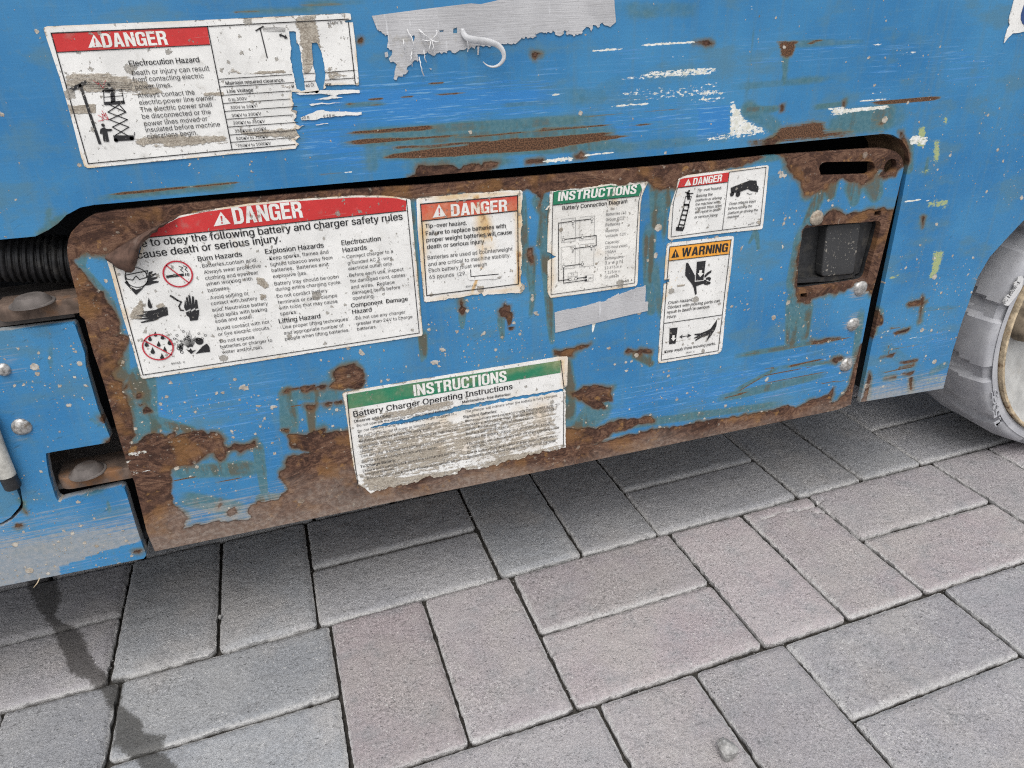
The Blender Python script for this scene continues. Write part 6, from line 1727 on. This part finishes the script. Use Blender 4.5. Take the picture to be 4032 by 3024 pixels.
wd_ = [.0026, .0036, .0044, .0044, .0040, .0035, .0030, .0026, .0021, .0017, .0012, .0006]
dep = [.001, .002, .005, .008, .011, .013, .014, .014, .012, .010, .008, .006]
cp = np.array(cp)
V, F = [], []
for i in range(len(cp)):
    t = cp[min(i + 1, len(cp) - 1)] - cp[max(i - 1, 0)]
    t = t / np.hypot(*t)
    nrm = np.array([-t[1], t[0]])
    tw = .15 + .25 * min(1, i / 6)
    for s in (-1, -.5, 0, .5, 1):
        p = cp[i] + nrm * s * wd_[i] * .62 * (1 - .4 * tw)
        V.append((p[0], -.0012 - dep[i] - s * wd_[i] * tw * .55 - .0008 * (1 - s * s), p[1]))
for i in range(len(cp) - 1):
    for j in range(4):
        F.append((i * 5 + j, (i + 1) * 5 + j, (i + 1) * 5 + j + 1, i * 5 + j + 1))
cu = link_mesh('dangling_curl', V, F, simple('pale_tape_back', (.50, .505, .515), .6, 0, .1, 200), S10, True)
sb = cu.modifiers.new('smooth', 'SUBSURF')
sb.levels = sb.render_levels = 2
so = cu.modifiers.new('film', 'SOLIDIFY')
so.thickness = .0004
m = MB()
rt_ = random.Random(9)
for q in ((510, 230, 470, 210, 440, 170), (510, 230, 545, 200, 540, 175), (510, 230, 530, 250, 550, 240), (510, 230, 490, 265, 500, 310), (510, 230, 520, 270, 515, 305), (510, 230, 480, 240, 455, 230), (470, 290, 465, 330, 480, 360), (440, 330, 445, 390, 465, 440), (350, 230, 345, 260, 352, 295), (690, 170, 725, 230, 720, 300), (440, 180, 470, 190, 480, 240), (370, 170, 420, 260, 400, 290), (400, 300, 380, 340, 400, 385)):
    ps = [K2.p(q[k], q[k + 1]) for k in (0, 2, 4)]
    path = []
    for t in np.linspace(0, 1, 8):
        p = np.array(ps[0]) * (1 - t) ** 2 + np.array(ps[1]) * 2 * t * (1 - t) + np.array(ps[2]) * t * t
        path.append((p[0] + rt_.uniform(-.0004, .0004), -.0020 - .003 * math.sin(t * 3.1), p[1]))
    m.tube(path, .00038, 5)
m.build('loose_threads', M_THREAD, S10)
for q_ in (jag(K2(780, 270, 792, 268, 790, 320, 782, 318), .0004, .001, 65), jag(K2(240, 305, 255, 300, 262, 330, 245, 335), .0005, .001, 66), jag(K2(498, 395, 515, 398, 508, 408), .0003, .001, 67)):
    flat('torn_scrap', [q_], M_TAPE, S10, -.0008)
ot2 = cat(jag(K5(955, 870, 1100, 835, 1290, 790, 1296, 778, 1372, 745, 1370, 755, 1450, 718, 1540, 697), .0007, .001, 68, False), jag(K5(1543, 720, 1540, 798, 1557, 800, 1557, 854), .0003, .001, 69, False), K5(1400, 892, 1200, 940, 960, 998, 958, 930))
S11 = sticker('cloth_tape', 'short slanting piece of grey cloth tape under the battery diagram sticker', ot2, wear_fields([(K5(1360, 740, 1540, 690, 1530, 720, 1400, 760), .003, .3)]), M_TAPE, (), .0013, -.0008, None, 'tape', .0006, 'grey cloth tape strips')

bpy.data.objects.remove(_fo)
bpy.data.curves.remove(_fc)

# ------------------------------------------------------------------ block paving
E1 = np.array([math.cos(GTH), math.sin(GTH)])
E2 = np.array([-math.sin(GTH), math.cos(GTH)])
PA, PB, A0_, B0_ = .2045, .1908, .178, .405
VV, FF, AT = [], [], []
nv = 0
crack = np.array([K for K in [on_z(x * 1.82278, y * 1.82278) for x, y in ((1645, 1118), (1690, 1103), (1720, 1100), (1752, 1093), (1775, 1080))]])
crack2 = np.array([on_z(x * 1.82278, y * 1.82278) for x, y in ((1740, 1096), (1765, 1105), (1795, 1104))])
wet_poly = DD.g(50, 1235, 118, 1240, 128, 1270, 133, 1300, 120, 1328, 140, 1345, 165, 1352, 185, 1380, 192, 1410, 208, 1440, 240, 1462, 272, 1462, 262, 1500, 258, 1525, 300, 1555, 315, 1580, 355, 1590, 345, 1620, 372, 1640, 420, 1690, 330, 1690, 290, 1640, 260, 1620, 238, 1610, 250, 1560, 222, 1500, 190, 1468, 150, 1450, 140, 1420, 120, 1380, 112, 1352, 88, 1330, 72, 1300, 60, 1270)
rp = random.Random(11)


def paver(a0, b0, a1, b1, pink, light, dense):
    global nv
    g_ = .0008
    a0, b0, a1, b1 = a0 + g_, b0 + g_, a1 - g_, b1 - g_
    da, db, rot = rp.uniform(-.0008, .0008), rp.uniform(-.0008, .0008), rp.uniform(-.006, .006)
    tz, ta, tb = rp.uniform(-.0012, .0006), rp.uniform(-.008, .008), rp.uniform(-.008, .008)
    w, hgt = a1 - a0, b1 - b0
    if dense:
        st = .0034
        nx, ny = int(w / st), int(hgt / st)
        fx = np.r_[0, .0015, .0035, .006, np.linspace(.0085, w - .0085, nx), w - .006, w - .0035, w - .0015, w]
        fy = np.r_[0, .0015, .0035, .006, np.linspace(.0085, hgt - .0085, ny), hgt - .006, hgt - .0035, hgt - .0015, hgt]
    else:
        fx = np.array([0, .003, .008, w - .008, w - .003, w])
        fy = np.array([0, .003, .008, hgt - .008, hgt - .003, hgt])
    X, Y = np.meshgrid(fx, fy, indexing='ij')
    nx, ny = X.shape
    d = np.minimum(np.minimum(X, w - X), np.minimum(Y, hgt - Y))
    # rounded corners
    cx = np.minimum(X, w - X)
    cy = np.minimum(Y, hgt - Y)
    rc = .0045
    inc = (cx < rc) & (cy < rc)
    dc = rc - np.hypot(rc - cx, rc - cy)
    d = np.where(inc, np.minimum(d, dc), d)
    G = np.c_[(a0 + X).ravel(), (b0 + Y).ravel()]
    n1 = (fbm(G, 90, 3, 3) - .5).reshape(nx, ny)
    n2 = (fbm(G, 420, 13, 2) - .5).reshape(nx, ny)
    bw = .0064 + .005 * n1
    dd = np.clip(d, 0, None)
    drop = .0034 * np.clip(1 - dd / bw, 0, 1) ** 1.15
    Z = -drop + .0016 * n1 + (.0011 * n2 if dense else 0) * (1 + 1.5 * (dd < .006))
    Z += tz + (X - w / 2) * ta + (Y - hgt / 2) * tb
    if dense:
        edge = np.clip(1 - dd / .006, 0, 1)
        sx = np.sign(X - w / 2) * (cx < .006)
        sy = np.sign(Y - hgt / 2) * (cy < .006)
        X = X - sx * edge * (.0008 + .004 * np.maximum(n1 + .6 * n2, 0))
        Y = Y - sy * edge * (.0008 + .004 * np.maximum(n1 + .6 * n2, 0))
    k = np.where(inc & (dc < 0), -dc, 0)
    X = X + np.where(X < w / 2, k * .7, -k * .7)
    Y = Y + np.where(Y < hgt / 2, k * .7, -k * .7)
    Xc, Yc = X - w / 2, Y - hgt / 2
    A = a0 + w / 2 + da + Xc - Yc * rot
    Bc = b0 + hgt / 2 + db + Yc + Xc * rot
    W = A.ravel()[:, None] * E1 + Bc.ravel()[:, None] * E2 + np.array([0.0, -S0])
    if dense:
        for cr in (crack, crack2):
            if np.hypot(*(W.mean(0) - cr.mean(0))) < .15:
                dcr = edge_dist(W, cr, False)
                Z = Z - (.0045 * np.clip(1 - dcr / .0026, 0, 1)).reshape(nx, ny)
    top = np.c_[W, Z.ravel()]
    idx = np.arange(nx * ny).reshape(nx, ny)
    q = np.c_[idx[:-1, :-1].ravel(), idx[1:, :-1].ravel(), idx[1:, 1:].ravel(), idx[:-1, 1:].ravel()]
    rim = np.r_[idx[:-1, 0], idx[-1, :-1], idx[:0:-1, -1], idx[0, :0:-1]]
    low = top[rim].copy()
    low[:, 2] = -.045
    n = len(rim)
    s = nx * ny
    i = np.arange(n)
    j = (i + 1) % n
    wq = np.c_[rim[i], s + i, s + j, rim[j]]
    V = np.vstack([top, low])
    VV.append(V)
    FF.append(np.vstack([q, wq]) + nv)
    nv += len(V)
    at = np.zeros((len(V), 4))
    at[:, 0], at[:, 1], at[:, 3] = pink, light, rp.random()
    at[:, 2] = .5 + (sdist(V[:, :2], [wet_poly]) / .06 if dense else -.5)
    AT.append(at)


for i in range(-14, 18):
    for j in range(-10, 16):
        a0, b0 = A0_ + i * PA + {1: -.012, -1: .020}.get(j, 0.0), B0_ + j * PB
        dense = -4 <= i <= 6 and -3 <= j <= 5
        if j in (0,):
            pk_ = .75 if i >= -1 else .05
        elif j == 1:
            pk_ = .65 if i >= 4 else (.5 if i <= -3 else .04)
        elif j == -1:
            pk_ = .5 if i < 2 else .25
        else:
            pk_ = rp.choice((.0, .1, .5, .7))
        for k in range(2):
            p_ = min(1, max(0, pk_ + rp.uniform(-.18, .22)))
            l_ = rp.uniform(.38, .62)
            if (i + j) % 2:
                paver(a0 + k * PA / 2, b0, a0 + (k + 1) * PA / 2, b0 + PB, p_, l_, dense)
            else:
                paver(a0, b0 + k * PB / 2, a0 + PA, b0 + (k + 1) * PB / 2, p_, l_, dense)
VV, FF, AT = np.vstack(VV), np.vstack(FF), np.vstack(AT)
me = bpy.data.meshes.new('pavement')
me.vertices.add(len(VV))
me.vertices.foreach_set('co', VV.astype(np.float32).ravel())
me.loops.add(FF.size)
me.loops.foreach_set('vertex_index', FF.astype(np.int32).ravel())
me.polygons.add(len(FF))
me.polygons.foreach_set('loop_start', np.arange(0, FF.size, 4, dtype=np.int32))
at_ = me.attributes.new('paver', 'FLOAT_COLOR', 'POINT')
at_.data.foreach_set('color', AT.astype(np.float32).ravel())
me.polygons.foreach_set('use_smooth', np.ones(len(FF), bool))
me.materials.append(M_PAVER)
me.update(calc_edges=True)
me.validate()
me.set_sharp_from_angle(angle=math.radians(50))
pav = bpy.data.objects.new('pavement', me)
COL.objects.link(pav)
pav['kind'] = 'structure'
# sand in the joints, running on as the ground to the horizon
gx = [-80, -2, -.7, 1.4, 3, 80]
V, F = [], []
NS = 61
xs = np.r_[-80, -8, np.linspace(-3, 4, NS), 9, 80]
ys = np.r_[-80, -8, np.linspace(-2.5, 3.6, NS), 9, 80]
GX, GY = np.meshgrid(xs, ys, indexing='ij')
GZ = -.0105 + .004 * (fbm(np.c_[GX.ravel(), GY.ravel()], 9, 4, 3) - .5).reshape(GX.shape)
n = len(xs)
V = np.c_[GX.ravel(), GY.ravel(), GZ.ravel()]
F = [(i * n + j, (i + 1) * n + j, (i + 1) * n + j + 1, i * n + j + 1) for i in range(n - 1) for j in range(n - 1)]
g_o = link_mesh('ground', V, F, M_SAND)
g_o['kind'] = 'structure'


# ------------------------------------------------------------------ small loose things on the paving
def pebble(name, label, u, v, r, seed, group=None, mat=M_STONE):
    bm_V, bm_F = [], []
    c = on_z(u, v, r * .4)
    NU, NV_ = 14, 9
    rs = random.Random(seed)
    ax = [rs.uniform(.8, 1.25) for _ in range(3)]
    pl = [(Vector((rs.uniform(-1, 1), rs.uniform(-1, 1), rs.uniform(-.4, 1))).normalized(), rs.uniform(.62, .85)) for _ in range(9)]
    for i in range(NV_ + 1):
        t = math.pi * i / NV_
        for k in range(NU):
            a = 2 * math.pi * k / NU
            d = Vector((math.sin(t) * math.cos(a), math.sin(t) * math.sin(a), math.cos(t)))
            s = 1.0
            for nn, dist in pl:
                q = d.dot(nn)
                if q > 1e-3:
                    s = min(s, dist / q)
            p = d * (r * s)
            bm_V.append((c[0] + p.x * ax[0], c[1] + p.y * ax[1], max(-.0005, r * .62 + p.z * .95)))
    for i in range(NV_):
        for k in range(NU):
            bm_F.append((i * NU + k, (i + 1) * NU + k, (i + 1) * NU + (k + 1) % NU, i * NU + (k + 1) % NU))
    o = link_mesh(name, bm_V, bm_F, mat, None, False)
    return tag(o, label, 'stone', group)


m = MB()
rg = random.Random(21)
for k in range(620):
    i, j = rg.randint(-3, 5), rg.randint(-2, 3)
    if rg.random() < .7:
        if rg.random() < .5:
            a_, b_ = A0_ + i * PA + {1: -.012, -1: .020}.get(j, 0.0) + rg.uniform(-.002, .002), B0_ + (j + rg.random()) * PB
        else:
            a_, b_ = A0_ + (i + rg.random()) * PA, B0_ + j * PB + rg.uniform(-.002, .002)
        zz = rg.uniform(-.005, -.001)
    else:
        a_, b_ = A0_ + (i + rg.random()) * PA, B0_ + (j + rg.random()) * PB
        zz = .0003
    q = a_ * E1 + b_ * E2 + np.array([0, -S0])
    r = rg.choice((.0005, .0006, .0008, .0011))
    V = [(q[0] + r * rg.uniform(.6, 1.4) * dx, q[1] + r * rg.uniform(.6, 1.4) * dy, zz + r * dz) for dx, dy, dz in ((1, 0, 0), (0, 1, 0), (-1, 0, 0), (0, -1, 0), (0, 0, .9), (0, 0, -.6))]
    m.add(V, [(0, 1, 4), (1, 2, 4), (2, 3, 4), (3, 0, 4), (1, 0, 5), (2, 1, 5), (3, 2, 5), (0, 3, 5)])
tag(m.build('grit', M_STONE), 'loose sand grains and grit scattered over pavers and joints', 'grit', None, 'stuff')
pebble('pebble', 'grey pebble lying on a pinkish paver, the largest loose stone', 2862, 2955, .0098, 5)
pebble('pebble', 'tiny stone wedged in a paver joint beside the damp trail, nearer the machine', 867, 2430, .0026, 8, 'tiny stones in the paver joints')
pebble('pebble', 'tiny stone on the arris of a pinkish paver below the charger instructions sticker', 1782, 2681, .0026, 12, 'tiny stones in the paver joints')
m = MB()
a = on_panel(*L4.uv(218, 396), .0)
b = on_panel(*L4.uv(265, 362), .0)
m.tube([(a[0], -.004, a[1]), ((a[0] + b[0]) / 2, -.003, (a[1] + b[1]) / 2 + .001), (b[0], .004, b[1] + .004)], [.0003, .0004, .0005], 6)
tag(m.build('straw', M_RIMEDGE), 'short dry straw caught under the blue chassis panel', 'straw')
